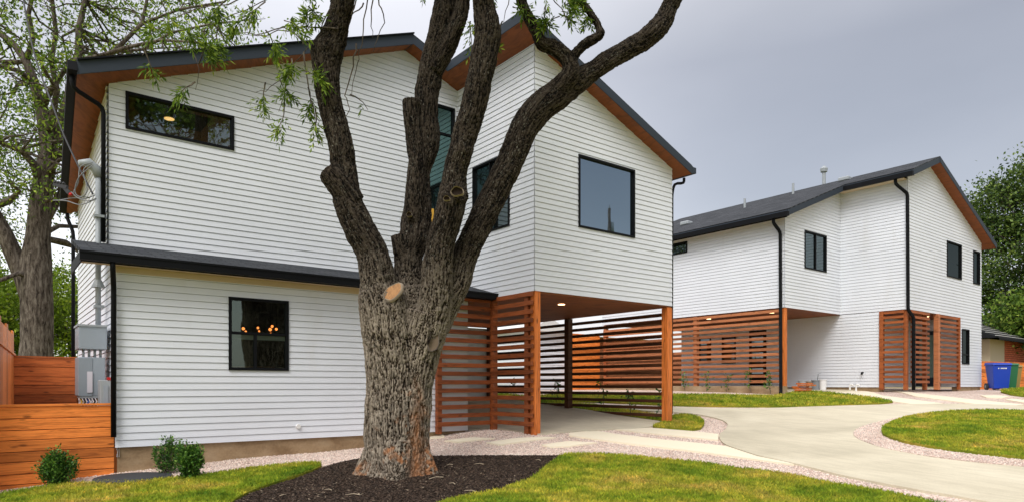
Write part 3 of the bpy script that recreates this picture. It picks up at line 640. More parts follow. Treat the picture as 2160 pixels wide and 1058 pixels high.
def slats(parent, axis, c, a0, a1, z0, z1, pitch, hgt, th=.045, name='slat_screen', mk='slat'):
    b = MB(); z = z1 - hgt; i = 0
    while z > z0 - .01:
        j = random.uniform(-.004, .004); k = random.uniform(-.003, .003); e0 = random.uniform(0, .012)
        if axis == 'x': b.box((a0 - e0, c - th / 2 + k, z + j), (a1 + e0, c + th / 2 + k, z + hgt + j))
        else: b.box((c - th / 2 + k, a0 - e0, z + j), (c + th / 2 + k, a1 + e0, z + hgt + j))
        z -= pitch; i += 1
    return bevel(b.build(name, M[mk], parent), .003)
def post(parent, x, y, z0, z1, s=.14, mk='post'):
    b = MB(); b.box((x - s / 2, y - s / 2, z0), (x + s / 2, y + s / 2, z1)); return bevel(b.build('post', M[mk], parent), .006)
post(house, XW + .085, YW + .075, 0.0, 2.75); post(house, XR - .06, YW + .09, .0, 2.72, .17); post(house, XR - .06, 13.2, .0, 2.72, .16, 'slatshade'); post(house, XR - .06, 16.75, .0, 2.72, .16, 'slatshade')
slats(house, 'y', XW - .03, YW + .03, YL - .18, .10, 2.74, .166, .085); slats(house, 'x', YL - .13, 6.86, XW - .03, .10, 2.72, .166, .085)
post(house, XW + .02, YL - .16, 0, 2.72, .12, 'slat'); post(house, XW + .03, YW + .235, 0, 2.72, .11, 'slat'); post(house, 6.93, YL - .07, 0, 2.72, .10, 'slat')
slats(house, 'y', XR + .045, YW + .06, 16.85, .16, 2.62, .166, .075, mk='slatshade')

# ------------------------------------------------------------------ rear house
XA, YA, XI, YF, XE = 20.087, 11.60, 23.732, 9.402, 30.45
def z2l(x, y=0): return 8.50 - .39 * (25.45 - x)
def z2r(x, y=0): return 8.50 - .405 * (x - 25.45)
h2 = thing('house', 'white clapboard house at right with grey shingle roof behind the driveway', 'house', (25, 13, .7))
E2 = .106
siding(h2, (XA, 0), (0, 1), (-1, 0), [(YA, 3.45), (19.7, 3.45), (19.7, 6.36), (YA, 6.36)], [(15.39, 17.2, 5.78, 6.19)], z0=3.45, exp=E2)
siding(h2, (0, YA), (1, 0), (0, -1), [(XA, 3.45), (XI, 3.45), (XI, z2l(XI)), (XA, z2l(XA))], [(21.28, 22.72, 4.82, 6.07)], z0=3.45, exp=E2)
siding(h2, (XI, 0), (0, 1), (-1, 0), [(YF, 3.45), (YA, 3.45), (YA, 7.72), (YF, 7.72)], z0=3.45, exp=E2)
XS = 28.05
siding(h2, (0, YF), (1, 0), (0, -1), [(XI, 3.45), (XE, 3.45), (XE, z2r(XE)), (25.45, 8.50), (XI, z2l(XI))], [(26.995, 28.37, 4.84, 6.12), (29.55, 30.25, 4.82, 6.08)], z0=3.45, exp=E2)
siding(h2, (0, YF), (1, 0), (0, -1), [(XS, .90), (XE, .90), (XE, 3.45), (XS, 3.45)], [(28.41, 29.13, 1.74, 3.05)], z0=.89, exp=E2)
siding(h2, (XI, 0), (0, 1), (-1, 0), [(10.2, .89), (18.5, .89), (18.5, 3.43), (10.2, 3.43)], [(16.98, 17.6, 1.87, 2.95), (15.8, 16.45, 1.84, 2.97), (14.45, 15.2, .95, 3.1)], z0=.89, exp=E2)
siding(h2, (XE, 0), (0, 1), (1, 0), [(YF, .89), (19.7, .89), (19.7, z2r(XE)), (YF, z2r(XE))], z0=.89, exp=E2)
siding(h2, (0, 19.7), (1, 0), (0, 1), [(XA, 3.45), (XE, 3.45), (XE, z2r(XE)), (25.45, 8.4), (XA, z2l(XA))], z0=.89, exp=E2)
# recessed entry
siding(h2, (0, 10.95), (1, 0), (0, -1), [(XI + .02, .9), (XS, .9), (XS, 3.42), (XI + .02, 3.42)], z0=.89, exp=E2)
siding(h2, (XS, 0), (0, 1), (-1, 0), [(YF + .02, .9), (10.95, .9), (10.95, 3.42), (YF + .02, 3.42)], [(9.95, 10.80, .93, 3.0)], z0=.89, exp=E2)
dm = MB(); dm.box((XS - .03, 9.95, .92), (XS + .03, 10.80, 3.0)); dr = dm.build('door', mat('dark_blue_door', (.02, .035, .055), .4, .4), h2)
dm = MB(); dm.box((XS - .042, 10.08, 1.25), (XS - .031, 10.67, 2.85)); dm.build('door_pane', mat('pale_green_door_glass', (.20, .30, .26), .2, .5), dr)
dm = MB(); dm.tube([(XS - .03, 10.74, 1.85), (XS - .09, 10.74, 1.85), (XS - .09, 10.66, 1.85)], .012, 8); dm.build('handle', M['grey'], dr)
window(h2, 'y', XA, 15.39, 17.2, 5.78, 6.19, -1, glass='glass', label='low wide window under the left eave')
window(h2, 'x', YA, 21.28, 22.72, 4.82, 6.07, -1, glass='glass', mull_v=(22.02,), label='sliding window on the recessed face')
window(h2, 'x', YF, 26.995, 28.37, 4.84, 6.12, -1, glass='glassdark', label='dark square gable window')
window(h2, 'x', YF, 29.55, 30.25, 4.82, 6.08, -1, glass='glassdark', label='narrow dark upper window near the corner')
window(h2, 'x', YF, 28.41, 29.13, 1.74, 3.05, -1, glass='glassdark', mull_h=(2.1,), label='narrow dark ground floor window')
for a, b, c, d in ((16.98, 17.6, 1.87, 2.95), (15.8, 16.45, 1.84, 2.97)): window(h2, 'y', XI, a, b, c, d, -1, glass='glass', mull_h=((c + d) / 2,))
dm = MB(); dm.box((XI - .02, 14.45, .95), (XI + .05, 15.2, 3.1)); d2 = dm.build('door', M['black'], h2)
dm = MB(); dm.box((XI - .03, 14.58, 1.3), (XI - .022, 15.07, 2.95)); dm.build('door_pane', M['glass'], d2)
# slabs, ceilings
mb = MB(); mb.box((XA + .02, YA + .02, 3.425), (XI - .02, 19.6, 3.452)); mb.box((XI + .021, YF + .02, 3.425), (XS - .02, 10.93, 3.452)); mb.build('carport_ceiling', M['soffit'], h2)
for x_, y_ in ((21.0, 12.6), (21.1, 15.2), (26.6, 9.9)):
    b = MB(); b.tube([(x_, y_, 3.422), (x_, y_, 3.412)], .08, 14); b.build('downlight', M['lamp'], h2)
for q0, q1 in (((XA - .06, YA - .03, .45), (XA + .12, 19.7, .93)), ((XI + .03, 10.22, .6), (XI + .2, 18.4, .895)), ((XS + .02, YF + .03, .6), (XE - .02, YF + .2, .905))):
    mb = MB(); mb.box(q0, q1); mb.build('foundation', M['found'], h2)
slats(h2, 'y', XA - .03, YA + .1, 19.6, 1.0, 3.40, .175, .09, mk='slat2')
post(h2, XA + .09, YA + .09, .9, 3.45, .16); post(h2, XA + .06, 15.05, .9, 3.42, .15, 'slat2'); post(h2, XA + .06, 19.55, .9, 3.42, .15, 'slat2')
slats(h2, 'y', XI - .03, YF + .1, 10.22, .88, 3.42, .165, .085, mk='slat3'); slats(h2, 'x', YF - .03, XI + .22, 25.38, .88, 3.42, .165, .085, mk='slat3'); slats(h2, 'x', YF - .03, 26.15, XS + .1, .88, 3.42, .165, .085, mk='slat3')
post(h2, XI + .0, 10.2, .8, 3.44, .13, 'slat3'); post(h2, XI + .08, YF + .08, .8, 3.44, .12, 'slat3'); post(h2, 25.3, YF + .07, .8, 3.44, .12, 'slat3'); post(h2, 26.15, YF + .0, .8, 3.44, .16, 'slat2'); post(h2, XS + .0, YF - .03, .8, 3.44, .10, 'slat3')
slabroof(h2, [(25.45, 9.05), (23.33, 9.05), (23.33, 11.25), (19.69, 11.25), (19.69, 19.9), (25.45, 19.9)], z2l, .17, 'roof2', 'fascia', 'soffit')
slabroof(h2, [(25.45, 9.05), (30.95, 9.05), (30.95, 19.9), (25.45, 19.9)], z2r, .17, 'roof2', 'fascia', 'soffit')
mb = MB(); mb.box((19.72, 11.62, 6.33), (XA - .02, 19.6, 6.36)); mb.box((23.36, 9.42, 7.66), (XI - .02, 11.5, 7.69)); mb.build('soffit', M['beige'], h2)
mb = MB(); mb.box((19.58, 11.22, z2l(19.69) - .03), (19.70, 19.9, z2l(19.69) + .11)); mb.box((19.69, 11.30, 6.2), (19.72, 19.8, 6.32)); mb.build('gutter', M['black'], h2)
mb = MB(); mb.box((23.21, 9.05, z2l(23.33) - .03), (23.33, 11.25, z2l(23.33) + .11)); mb.build('gutter', M['black'], h2)
downspout(h2, [(19.68, 11.75, 6.25), (19.68, 11.75, 6.1), (20.0, 11.70, 5.85), (20.0, 11.68, .75), (19.85, 11.6, .70)], .055)
downspout(h2, [(23.32, 9.6, 7.68), (23.32, 9.6, 7.5), (23.68, 9.38, 7.2), (23.68, 9.36, 3.4), (23.9, 9.28, 3.2), (23.9, 9.28, .8)], .055)
for n_, (px1, py1, w_, hh_, cap) in {'vent_pipe': (1571, 424, .09, .35, 0), 'vent_pipe2': (1673, 395, .09, .40, 0), 'flue': (1738, 364, .14, .42, 1)}.items():
    p = at(px1, py1 + 8, 27.5); t_ = 0
    # drop the pipe onto the left roof plane near the ridge
    d = ray(px1, py1 + (18 if cap else 14)); k_ = (8.50 + .205 - .39 * 25.45 - CZ) / (d[2] - .39 * d[0]); p = Vector(O + d * k_)
    b = MB(); b.tube([(p.x, p.y, p.z - .15), (p.x, p.y, p.z + hh_)], w_ / 2, 10)
    if cap: b.tube([(p.x, p.y, p.z + hh_ - .05), (p.x, p.y, p.z + hh_ + .08), (p.x, p.y, p.z + hh_ + .2)], [.13, .15, .03], 12)
    b.build('flue' if cap else 'vent_pipe', M['grey'], h2)
for px1, py1 in ((1447, 473), (1782, 380)):
    d = ray(px1, py1); k_ = (8.50 + .215 - .39 * 25.45 - CZ) / (d[2] - .39 * d[0]); p = Vector(O + d * k_)
    b = MB(); b.box((p.x - .15, p.y - .2, p.z - .05), (p.x + .2, p.y + .2, p.z + .1)); bevel(b.build('roof_vent', M['grey'], h2), .03)

# ------------------------------------------------------------------ the big foreground tree
PXM = F / 9.6
LIMBS = {   # px, py, depth, width in px at that depth
 'trunk': [(840, 1030, 9.6, 176), (839, 998, 9.6, 158), (839, 975, 9.6, 146), (838, 945, 9.6, 141), (837, 900, 9.6, 140), (838, 850, 9.6, 134), (840, 800, 9.64, 118), (846, 745, 9.68, 112), (852, 700, 9.7, 108), (857, 660, 9.7, 104), (858, 630, 9.7, 90), (858, 600, 9.66, 66)],
 'trunk2': [(837, 960, 9.6, 130), (830, 880, 9.56, 114), (828, 800, 9.53, 110), (824, 740, 9.5, 111), (820, 700, 9.47, 110), (811, 650, 9.44, 104), (800, 612, 9.45, 90)],
 'trunk3': [(858, 950, 9.62, 92), (866, 880, 9.6, 82), (875, 810, 9.57, 76), (884, 750, 9.54, 84), (893, 705, 9.51, 92), (904, 660, 9.48, 94)],
 'a': [(812, 660, 9.45, 100), (803, 620, 9.45, 90), (795, 579, 9.4, 72), (784, 531, 9.4, 66), (759, 486, 9.35, 66), (735, 430, 9.3, 61), (729, 395, 9.3, 57), (724, 350, 9.3, 53), (719, 306, 9.25, 52), (706, 255, 9.25, 49), (693, 204, 9.2, 50), (688, 153, 9.2, 54), (690, 110, 9.2, 66), (704, 80, 9.2, 54), (716, 40, 9.15, 46), (722, 0, 9.1, 48), (730, -90, 9.1, 44), (742, -200, 9.0, 38), (735, -330, 9.0, 30), (752, -460, 8.9, 22)],
 'a_stub': [(745, 430, 9.3, 56), (724, 398, 9.25, 58), (700, 370, 9.2, 52), (694, 363, 9.2, 46)],
 'b': [(862, 690, 9.7, 80), (860, 620, 9.75, 62), (861, 579, 9.8, 60), (862, 540, 9.8, 60), (874, 500, 9.8, 62), (879, 460, 9.85, 62), (884, 400, 9.85, 50), (884, 360, 9.85, 48), (896, 321, 9.85, 50), (903, 288, 9.85, 50), (900, 250, 9.85, 50), (899, 205, 9.85, 50), (906, 170, 9.85, 50), (913, 130, 9.85, 50), (922, 100, 9.85, 52), (933, 50, 9.85, 52), (940, 0, 9.85, 48), (948, -90, 9.9, 42), (940, -200, 9.9, 34), (955, -330, 10, 24)],
 'b_dark': [(874, 470, 9.75, 44), (876, 400, 9.7, 40), (880, 340, 9.7, 36), (874, 290, 9.7, 36), (869, 250, 9.7, 36), (867, 212, 9.7, 34)],
 'b_knob': [(862, 560, 9.75, 44), (846, 520, 9.7, 40), (842, 497, 9.7, 36)],
 'b_fork': [(915, 150, 9.8, 40), (942, 105, 9.75, 36), (962, 60, 9.7, 33), (974, 20, 9.7, 31), (982, -40, 9.65, 29), (1000, -150, 9.6, 24), (990, -260, 9.6, 18)],
 'c': [(892, 720, 9.5, 70), (906, 690, 9.46, 76), (918, 640, 9.4, 72), (921, 605, 9.35, 68), (924, 552, 9.3, 64), (933, 499, 9.25, 58), (943, 465, 9.2, 60), (952, 430, 9.2, 62), (957, 395, 9.2, 56), (962, 353, 9.15, 51), (972, 321, 9.1, 51), (980, 288, 9.1, 53), (999, 224, 9.05, 53), (1012, 160, 9.0, 53), (1023, 110, 9.0, 56), (1029, 70, 9.0, 56), (1023, 25, 9.0, 48), (1019, -10, 8.95, 43), (1024, -100, 8.9, 38), (1015, -220, 8.9, 30), (1035, -340, 8.8, 20)],
 'd': [(918, 690, 9.6, 60), (940, 640, 9.6, 60), (962, 600, 9.6, 54), (975, 555, 9.6, 54), (993, 510, 9.6, 55), (1016, 465, 9.6, 56), (1042, 410, 9.6, 56), (1066, 362, 9.6, 56), (1086, 318, 9.6, 57), (1106, 270, 9.6, 59), (1138, 228, 9.6, 62), (1180, 197, 9.65, 62), (1222, 168, 9.7, 50), (1255, 147, 9.7, 40), (1290, 124, 9.7, 40), (1340, 95, 9.75, 40), (1375, 72, 9.75, 43), (1398, 46, 9.8, 42), (1412, 15, 9.8, 36), (1432, -20, 9.8, 34), (1480, -110, 9.9, 30), (1510, -220, 9.9, 24)],
 'd_up': [(1165, 200, 9.6, 50), (1200, 165, 9.5, 40), (1205, 140, 9.5, 34), (1192, 118, 9.5, 30), (1165, 100, 9.5, 30), (1143, 92, 9.45, 28), (1130, 68, 9.45, 22), (1112, 30, 9.4, 20), (1098, -5, 9.4, 20), (1085, -90, 9.3, 17), (1095, -190, 9.3, 12)],
 'd_side': [(1204, 145, 9.5, 26), (1212, 118, 9.5, 22), (1232, 96, 9.5, 20), (1256, 80, 9.5, 18), (1266, 72, 9.5, 20), (1261, 52, 9.5, 16), (1245, 27, 9.5, 15), (1226, 2, 9.5, 14), (1205, -60, 9.4, 12), (1215, -150, 9.4, 8)],
 'knot': [(950, 425, 9.2, 56), (968, 412, 9.1, 42), (975, 408, 9.05, 34)],
 'root1': [(800, 940, 9.5, 60), (776, 985, 9.45, 44), (757, 1012, 9.4, 34)], 'root2': [(870, 940, 9.55, 66), (892, 985, 9.5, 52), (912, 1014, 9.45, 34)], 'root3': [(838, 940, 9.3, 70), (836, 990, 9.15, 56), (830, 1025, 9.05, 34)], 'root4': [(838, 940, 9.8, 70), (845, 985, 10.0, 60), (850, 1010, 10.2, 40)],
}
SEG = []; mb = MB()
for nm, L_ in LIMBS.items():
    P = [at(a, b, d) for a, b, d, w_ in L_]; r = [w_ / 2 * d / F * (.965 if nm == 'trunk' else 1) for a, b, d, w_ in L_]
    # Catmull-Rom refinement
    Q = []; rr = []
    for i in range(len(P) - 1):
        p0, p1, p2, p3 = P[max(i - 1, 0)], P[i], P[i + 1], P[min(i + 2, len(P) - 1)]
        for t in (0, .25, .5, .75):
            Q.append(.5 * ((2 * p1) + (p2 - p0) * t + (2 * p0 - 5 * p1 + 4 * p2 - p3) * t * t + (3 * p1 - p0 - 3 * p2 + p3) * t ** 3)); rr.append(r[i] + (r[i + 1] - r[i]) * t)
    Q.append(P[-1]); rr.append(r[-1])
    mb.tube(Q, rr, 20)
    acc = 0
    for i in range(len(Q) - 1): SEG.append((Q[i], Q[i + 1], rr[i], rr[i + 1], acc)); acc += (Q[i + 1] - Q[i]).length
tree = thing('tree', 'large foreground shade tree with four thick forked trunks rising from a mulch bed', 'tree', (4.6, 8.58, -.3))
raw = mb.build('trunk_raw', M['bark'])
rm_ = raw.modifiers.new('r', 'REMESH'); rm_.mode = 'VOXEL'; rm_.voxel_size = .0125
sm = raw.modifiers.new('s', 'SMOOTH'); sm.iterations = 4; sm.factor = .5
dg = bpy.context.evaluated_depsgraph_get(); ev = raw.evaluated_get(dg); me = bpy.data.meshes.new_from_object(ev)
bpy.data.objects.remove(raw)
n = len(me.vertices); co = np.empty(n * 3); me.vertices.foreach_get('co', co); co = co.reshape(-1, 3); no = np.empty(n * 3); me.vertices.foreach_get('normal', no); no = no.reshape(-1, 3)
best = np.full(n, 1e9); bark = np.zeros((n, 3)); 
for a, b, ra, rb, acc in SEG:
    a_ = np.array(a); d = np.array(b) - a_; ln = np.linalg.norm(d); dn = d / ln
    t = np.clip(((co - a_) @ dn) / ln, 0, 1); c = a_ + d[None] * t[:, None]; dist = np.linalg.norm(co - c, axis=1) / (ra + (rb - ra) * t)
    k = dist < best; best[k] = dist[k]
    q = np.array(Vector(dn).rotation_difference(Vector((0, 0, 1))).to_matrix()); off = co - c
    loc = off @ q.T; loc[:, 2] += acc + t * ln; bark[k] = loc[k]
def fn(p, s, oct=3):
    out = np.empty(len(p)); 
    for i, (x, y, z) in enumerate(p): out[i] = noise.fractal(Vector((x, y, z)) * s, .6, 2.1, oct)
    return out
bp = bark * np.array([1, 1, .075]); warp = bark * np.array([1, 1, .6])
w1 = fn(warp, 7, 2); bq = bp.copy(); bq[:, 0] += w1 * .011; bq[:, 1] += w1 * .011
n1 = fn(bq, 33, 3); n2 = fn(warp, 46, 2); n3 = fn(co, 3.2, 3)
ridge = 1 - np.clip(np.abs(n1) * 3.4, 0, 1)                # 1 at furrow lines
cr = 1 - np.clip(np.abs(fn(bark * np.array([1, 1, 1.0]), 15, 2)) * 5, 0, 1)
upw = np.clip((co[:, 2] - 1.6) / 1.3, 0, 1); fur = np.clip(1 - ridge * .9 - cr * (.12 + .30 * upw) + n2 * .30, 0, 1)
D_ = co[:, 0] * V[0] + co[:, 1] * V[1]; PXv = CX + F * (co[:, 0] * RT[0] + co[:, 1] * RT[1]) / D_; PYv = HY + F * (CZ - co[:, 2]) / D_
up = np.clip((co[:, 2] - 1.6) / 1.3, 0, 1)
disp = (fur - .72) * (.030 - .015 * up) + n3 * .014 + n2 * .003
cut = np.zeros(n); 
def near(px_, py_, d_, r_): return np.linalg.norm(co - np.array(at(px_, py_, d_)), axis=1) < r_
co2 = co + no * disp[:, None]
me.vertices.foreach_set('co', co2.ravel())
# scuffed brown zone at the foot, on the right side
sc = np.clip((.42 + n3 * .8 + (PXv - 850) * .004 * 1 - (co[:, 2] + .25)) * 1.8, 0, 1) * np.clip(.5 + fn(co, 9, 3) * 2.2, 0, 1) 
strip = np.clip(1 - np.abs(PXv - 880 - n3 * 12) / 22, 0, 1) * np.clip((1.15 - co[:, 2]) * 1.2, 0, 1) * .8
sc = np.clip(np.maximum(sc, strip), 0, 1) * .95
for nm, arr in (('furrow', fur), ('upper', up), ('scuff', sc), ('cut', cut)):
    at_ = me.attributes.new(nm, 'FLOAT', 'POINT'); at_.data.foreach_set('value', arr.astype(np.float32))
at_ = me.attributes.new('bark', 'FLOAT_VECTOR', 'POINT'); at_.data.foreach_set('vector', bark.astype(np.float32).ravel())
me.materials.clear(); me.materials.append(M['bark']); me.polygons.foreach_set('use_smooth', np.ones(len(me.polygons), bool))
trunk = bpy.data.objects.new('trunk', me); C.objects.link(trunk); me.transform(Matrix.Translation(-tree.location)); trunk.parent = tree
# sawn faces and scars
M['cutwood'] = m_wood('sawn_wood', (.20, .09, .028), (.35, .17, .055), 'v', knots=False)
M['scar'] = mat('grey_callus', (.30, .24, .18), .9); M['hollow'] = mat('dark_hollow', (.02, .012, .008), .95)
def scar(name, px_, py_, D0, ra, rb, ang, m, rim, nrm, dish=.0, label=None):
    c = at(px_, py_, D0); nn = Vector(nrm).normalized(); u = Vector(RT) * math.cos(ang) + Vector((0, 0, 1)) * math.sin(ang); u = (u - nn * u.dot(nn)).normalized(); v2 = nn.cross(u)
    b = MB(); K = 28; R1 = []; R2 = []; R3 = []
    for j in range(K):
        a = 2 * math.pi * j / K; w_ = 1 + .05 * math.sin(3 * a + 1) + .04 * math.sin(5 * a); q = u * math.cos(a) * ra * w_ + v2 * math.sin(a) * rb * w_
        R1.append(c + q - nn * dish); R2.append(c + q * 1.07 + nn * .008); R3.append(c + q * 1.22 - nn * .05)
    b.v = [tuple(x) for x in R1] + [tuple(c - nn * (dish * 1.6))]; b.f = [(j, (j + 1) % K, K) for j in range(K)]
    o = b.build(name, m, tree, True)
    b = MB(); b.v = [tuple(x) for x in R1 + R2 + R3]; b.f = [(j, (j + 1) % K, K + (j + 1) % K, K + j) for j in range(K)] + [(K + j, K + (j + 1) % K, 2 * K + (j + 1) % K, 2 * K + j) for j in range(K)]
    b.build('callus_rim', rim, o, True); return o
VW = -Vector(V)
o = scar('cut_face', 828, 614, 9.14, .142, .086, R_(46), M['cutwood'], M['scar'], VW + Vector((0, 0, .35)) - Vector(RT) * .15)
o['label'] = 'fresh orange oval saw cut on the trunk'
for a_ in ((964, 403, 8.83, .055, .075, 1.57, .03), (942, 418, 8.88, .028, .04, 1.5, .02), (863, 452, 9.54, .03, .035, 1.57, .015)):
    scar('knot', *a_[:3], a_[3], a_[4], a_[5], M['hollow'], M['scar'], VW, a_[6])
o = scar('old_wound', 915, 716, 9.24, .15, .070, R_(84), mat('wound_wood', (.17, .125, .085), .9), M['bark2'], VW + Vector(RT) * .35, .02)
o = scar('hollow', 906, 706, 9.20, .11, .022, R_(84), M['hollow'], M['hollow'], VW + Vector(RT) * .25, .03)

# ------------------------------------------------------------------ foliage
def leaves(name, P, Dr, ln, wd, m, parent, droop=.3, fold=.25):
    n = len(P); d = Dr / (np.linalg.norm(Dr, axis=1, keepdims=True) + 1e-9); d[:, 2] -= droop; d /= np.linalg.norm(d, axis=1, keepdims=True)
    r = rng.normal(size=(n, 3)); s = np.cross(d, r); s /= np.linalg.norm(s, axis=1, keepdims=True) + 1e-9; nn = np.cross(s, d)
    L_ = (ln * rng.uniform(.65, 1.2, n))[:, None]; W = (wd * rng.uniform(.7, 1.2, n))[:, None]
    v = np.stack([P, P + d * L_ * .45 + s * W / 2 + nn * W * fold, P + d * L_, P + d * L_ * .45 - s * W / 2 + nn * W * fold], 1).reshape(-1, 3)
    i = np.arange(n)[:, None] * 4; f = np.concatenate([i + np.array([[0, 1, 2]]), i + np.array([[0, 2, 3]])]); 
    # keep both halves of one leaf on the same island
    return fast(name, v, f, m, parent=parent)
def spray(pts_leaf, pts_dir, base, dirn, length, nleaf, twigs, rng=rng, leaflets=7):
    """a drooping twig carrying compound leaves of narrow leaflets"""
    p = np.array(base, float); d = np.array(dirn, float); d /= np.linalg.norm(d); path = [p.copy()]; st = length / 8
    for k in range(8):
        d = d + rng.normal(0, .16, 3) + np.array([0, 0, -.09]); d /= np.linalg.norm(d); p = p + d * st; path.append(p.copy())
    twigs.append(path)
    for j in range(nleaf):
        t = rng.uniform(.25, 1) ** .7 * 7.99; i = int(t); q = path[i] + (path[i + 1] - path[i]) * (t - i)
        ax = (path[i + 1] - path[i]) / st + rng.normal(0, .8, 3); ax[2] -= .25; ax /= np.linalg.norm(ax); Lr = rng.uniform(.10, .17)
        for m_ in range(leaflets):
            s = (m_ + 1) / leaflets; side = rng.normal(0, 1, 3); side -= ax * side.dot(ax); side /= np.linalg.norm(side) + 1e-9
            pts_leaf.append(q + ax * Lr * s + np.array([0, 0, -.04]) * s * s); pts_dir.append(ax * .8 + side * (.9 if m_ < leaflets - 1 else 0))
def twigmesh(name, twigs, r, m, parent):
    b = MB()
    for t in twigs: b.tube(t, list(np.linspace(r, r * .3, len(t))), 4, False)
    return b.build(name, m, parent)
LP = []; LD = []; TW = []
# crown of the foreground tree: limbs go on above the picture and carry twigs there
tops = [LIMBS[k][-1] for k in ('a', 'b', 'b_fork', 'c', 'd', 'd_up', 'd_side')]
for k in ('a', 'b', 'b_fork', 'c', 'd', 'd_up', 'd_side'):
    pts = [q for q in LIMBS[k] if q[1] < -40]
    for (a, b, d, w_) in pts:
        c = np.array(at(a, b, d))
        for j in range(9):
            dr = rng.normal(0, 1, 3); dr[2] = abs(dr[2]) * .5 - .05; dr[0] *= 1.3; dr[1] *= 1.3
            L1 = rng.uniform(1.0, 2.6); p = c.copy(); path = [c.copy()]; dd = dr / np.linalg.norm(dr)
            for s_ in range(7): dd = dd + rng.normal(0, .18, 3) + np.array([0, 0, -.02]); dd /= np.linalg.norm(dd); p = p + dd * L1 / 7; path.append(p.copy())
            if min(q[2] for q in path) < 6.6: 
                path = [q * np.array([1, 1, 1]) + np.array([0, 0, max(0, 6.9 - q[2]) * (i / 7)]) for i, q in enumerate(path)]
            pj = [(CX + F * float(q @ RT) / float(q @ V), HY + F * (CZ - q[2]) / float(q @ V)) for q in path]
            if any(y_ > -25 and (x_ > 690 or x_ < 120) for x_, y_ in pj): continue
            TW.append(path)
            for q in path[3:]:
                if rng.random() < .75:
                    d2 = dd + rng.normal(0, .9, 3); spray(LP, LD, q, d2 + np.array([0, 0, .25]), rng.uniform(.3, .6), 4, TW, leaflets=6)
# sprays that hang down into view (measured)
hang = [(345, 60, 8.6, 6), (400, 85, 8.6, 9), (430, 110, 8.6, 10), (420, 150, 8.6, 7), (412, 190, 8.6, 6), (300, 118, 8.6, 4), (460, 70, 8.7, 9), (520, 50, 8.7, 9), (560, 80, 8.8, 9), (600, 60, 8.8, 9), (640, 110, 9, 10), (615, 140, 9, 12), (640, 165, 9, 10), (590, 165, 9, 8), (560, 190, 9, 6), (650, 200, 9.0, 6), (600, 232, 9, 5), (665, 245, 9.0, 5),
        (738, 215, 9.4, 1), (560, 20, 8.8, 10), (610, 15, 8.8, 9), (650, 30, 9, 7), (480, 15, 8.7, 10), (1060, 60, 9.5, 5), (1082, 30, 9.5, 6), (1150, 30, 9.5, 8), (1180, 50, 9.5, 8), (1205, 70, 9.5, 7), (1195, 25, 9.5, 8), (1165, 8, 9.5, 9), (1215, 20, 9.5, 7), (1230, 45, 9.5, 3), (1000, 45, 9.6, 3), (992, 60, 9.6, 3), (400, 30, 8.6, 9), (340, 20, 8.6, 6)]
for a, b, d, nl_ in hang:
    if d in (8.6, 8.7) and 0: continue
    c = np.array(at(a, b, d)); spray(LP, LD, c - np.array([0, 0, -.10]) , rng.normal(0, .7, 3) + np.array([0, 0, -.35]), rng.uniform(.25, .42), int(nl_ * 1.9), TW, leaflets=8)
# long bare hanging twigs that carry them
carry = [[(742, -120), (690, -60), (610, -20), (520, 20), (440, 60), (400, 95), (418, 145), (412, 190)], [(730, -60), (690, 30), (660, 90), (625, 135), (570, 185), (540, 195)], [(690, -80), (600, -40), (480, 5), (380, 30), (320, 70), (300, 118)], [(1110, -60), (1150, -20), (1185, 20), (1200, 60)], [(1090, -90), (1075, -20), (1062, 50)], [(640, 110), (650, 180), (665, 245), (672, 262)], [(610, 150), (600, 200), (588, 236)],
         [(795, -60), (776, 0), (765, 60), (760, 110), (748, 150), (742, 200)], [(800, -40), (800, 10), (812, 40), (800, 75), (788, 110)], [(760, -10), (740, 30), (735, 36)], [(770, 8), (748, 28), (738, 44)], [(790, -20), (782, 40), (786, 80)], [(750, 90), (745, 140), (728, 200), (738, 230), (722, 262)], [(712, 62), (640, 56), (590, 66), (560, 74), (500, 70)], [(660, 100), (600, 60), (540, 75), (490, 66)]]
for q in carry:
    dd = np.linspace(9.0, 9.2, len(q)); P = [np.array(at(a, b, d)) for (a, b), d in zip(q, dd)]; pp = []
    for i in range(len(P) - 1):
        for t in (0, .33, .66): pp.append(P[i] + (P[i + 1] - P[i]) * t + rng.normal(0, .012, 3))
    TW.append(pp + [P[-1]])
leaves('crown', np.array(LP), np.array(LD), .098, .024, M['leaf'], tree, .25)
twigmesh('branch', TW, .011, M['bark2'], tree)['kind'] = 'stuff'

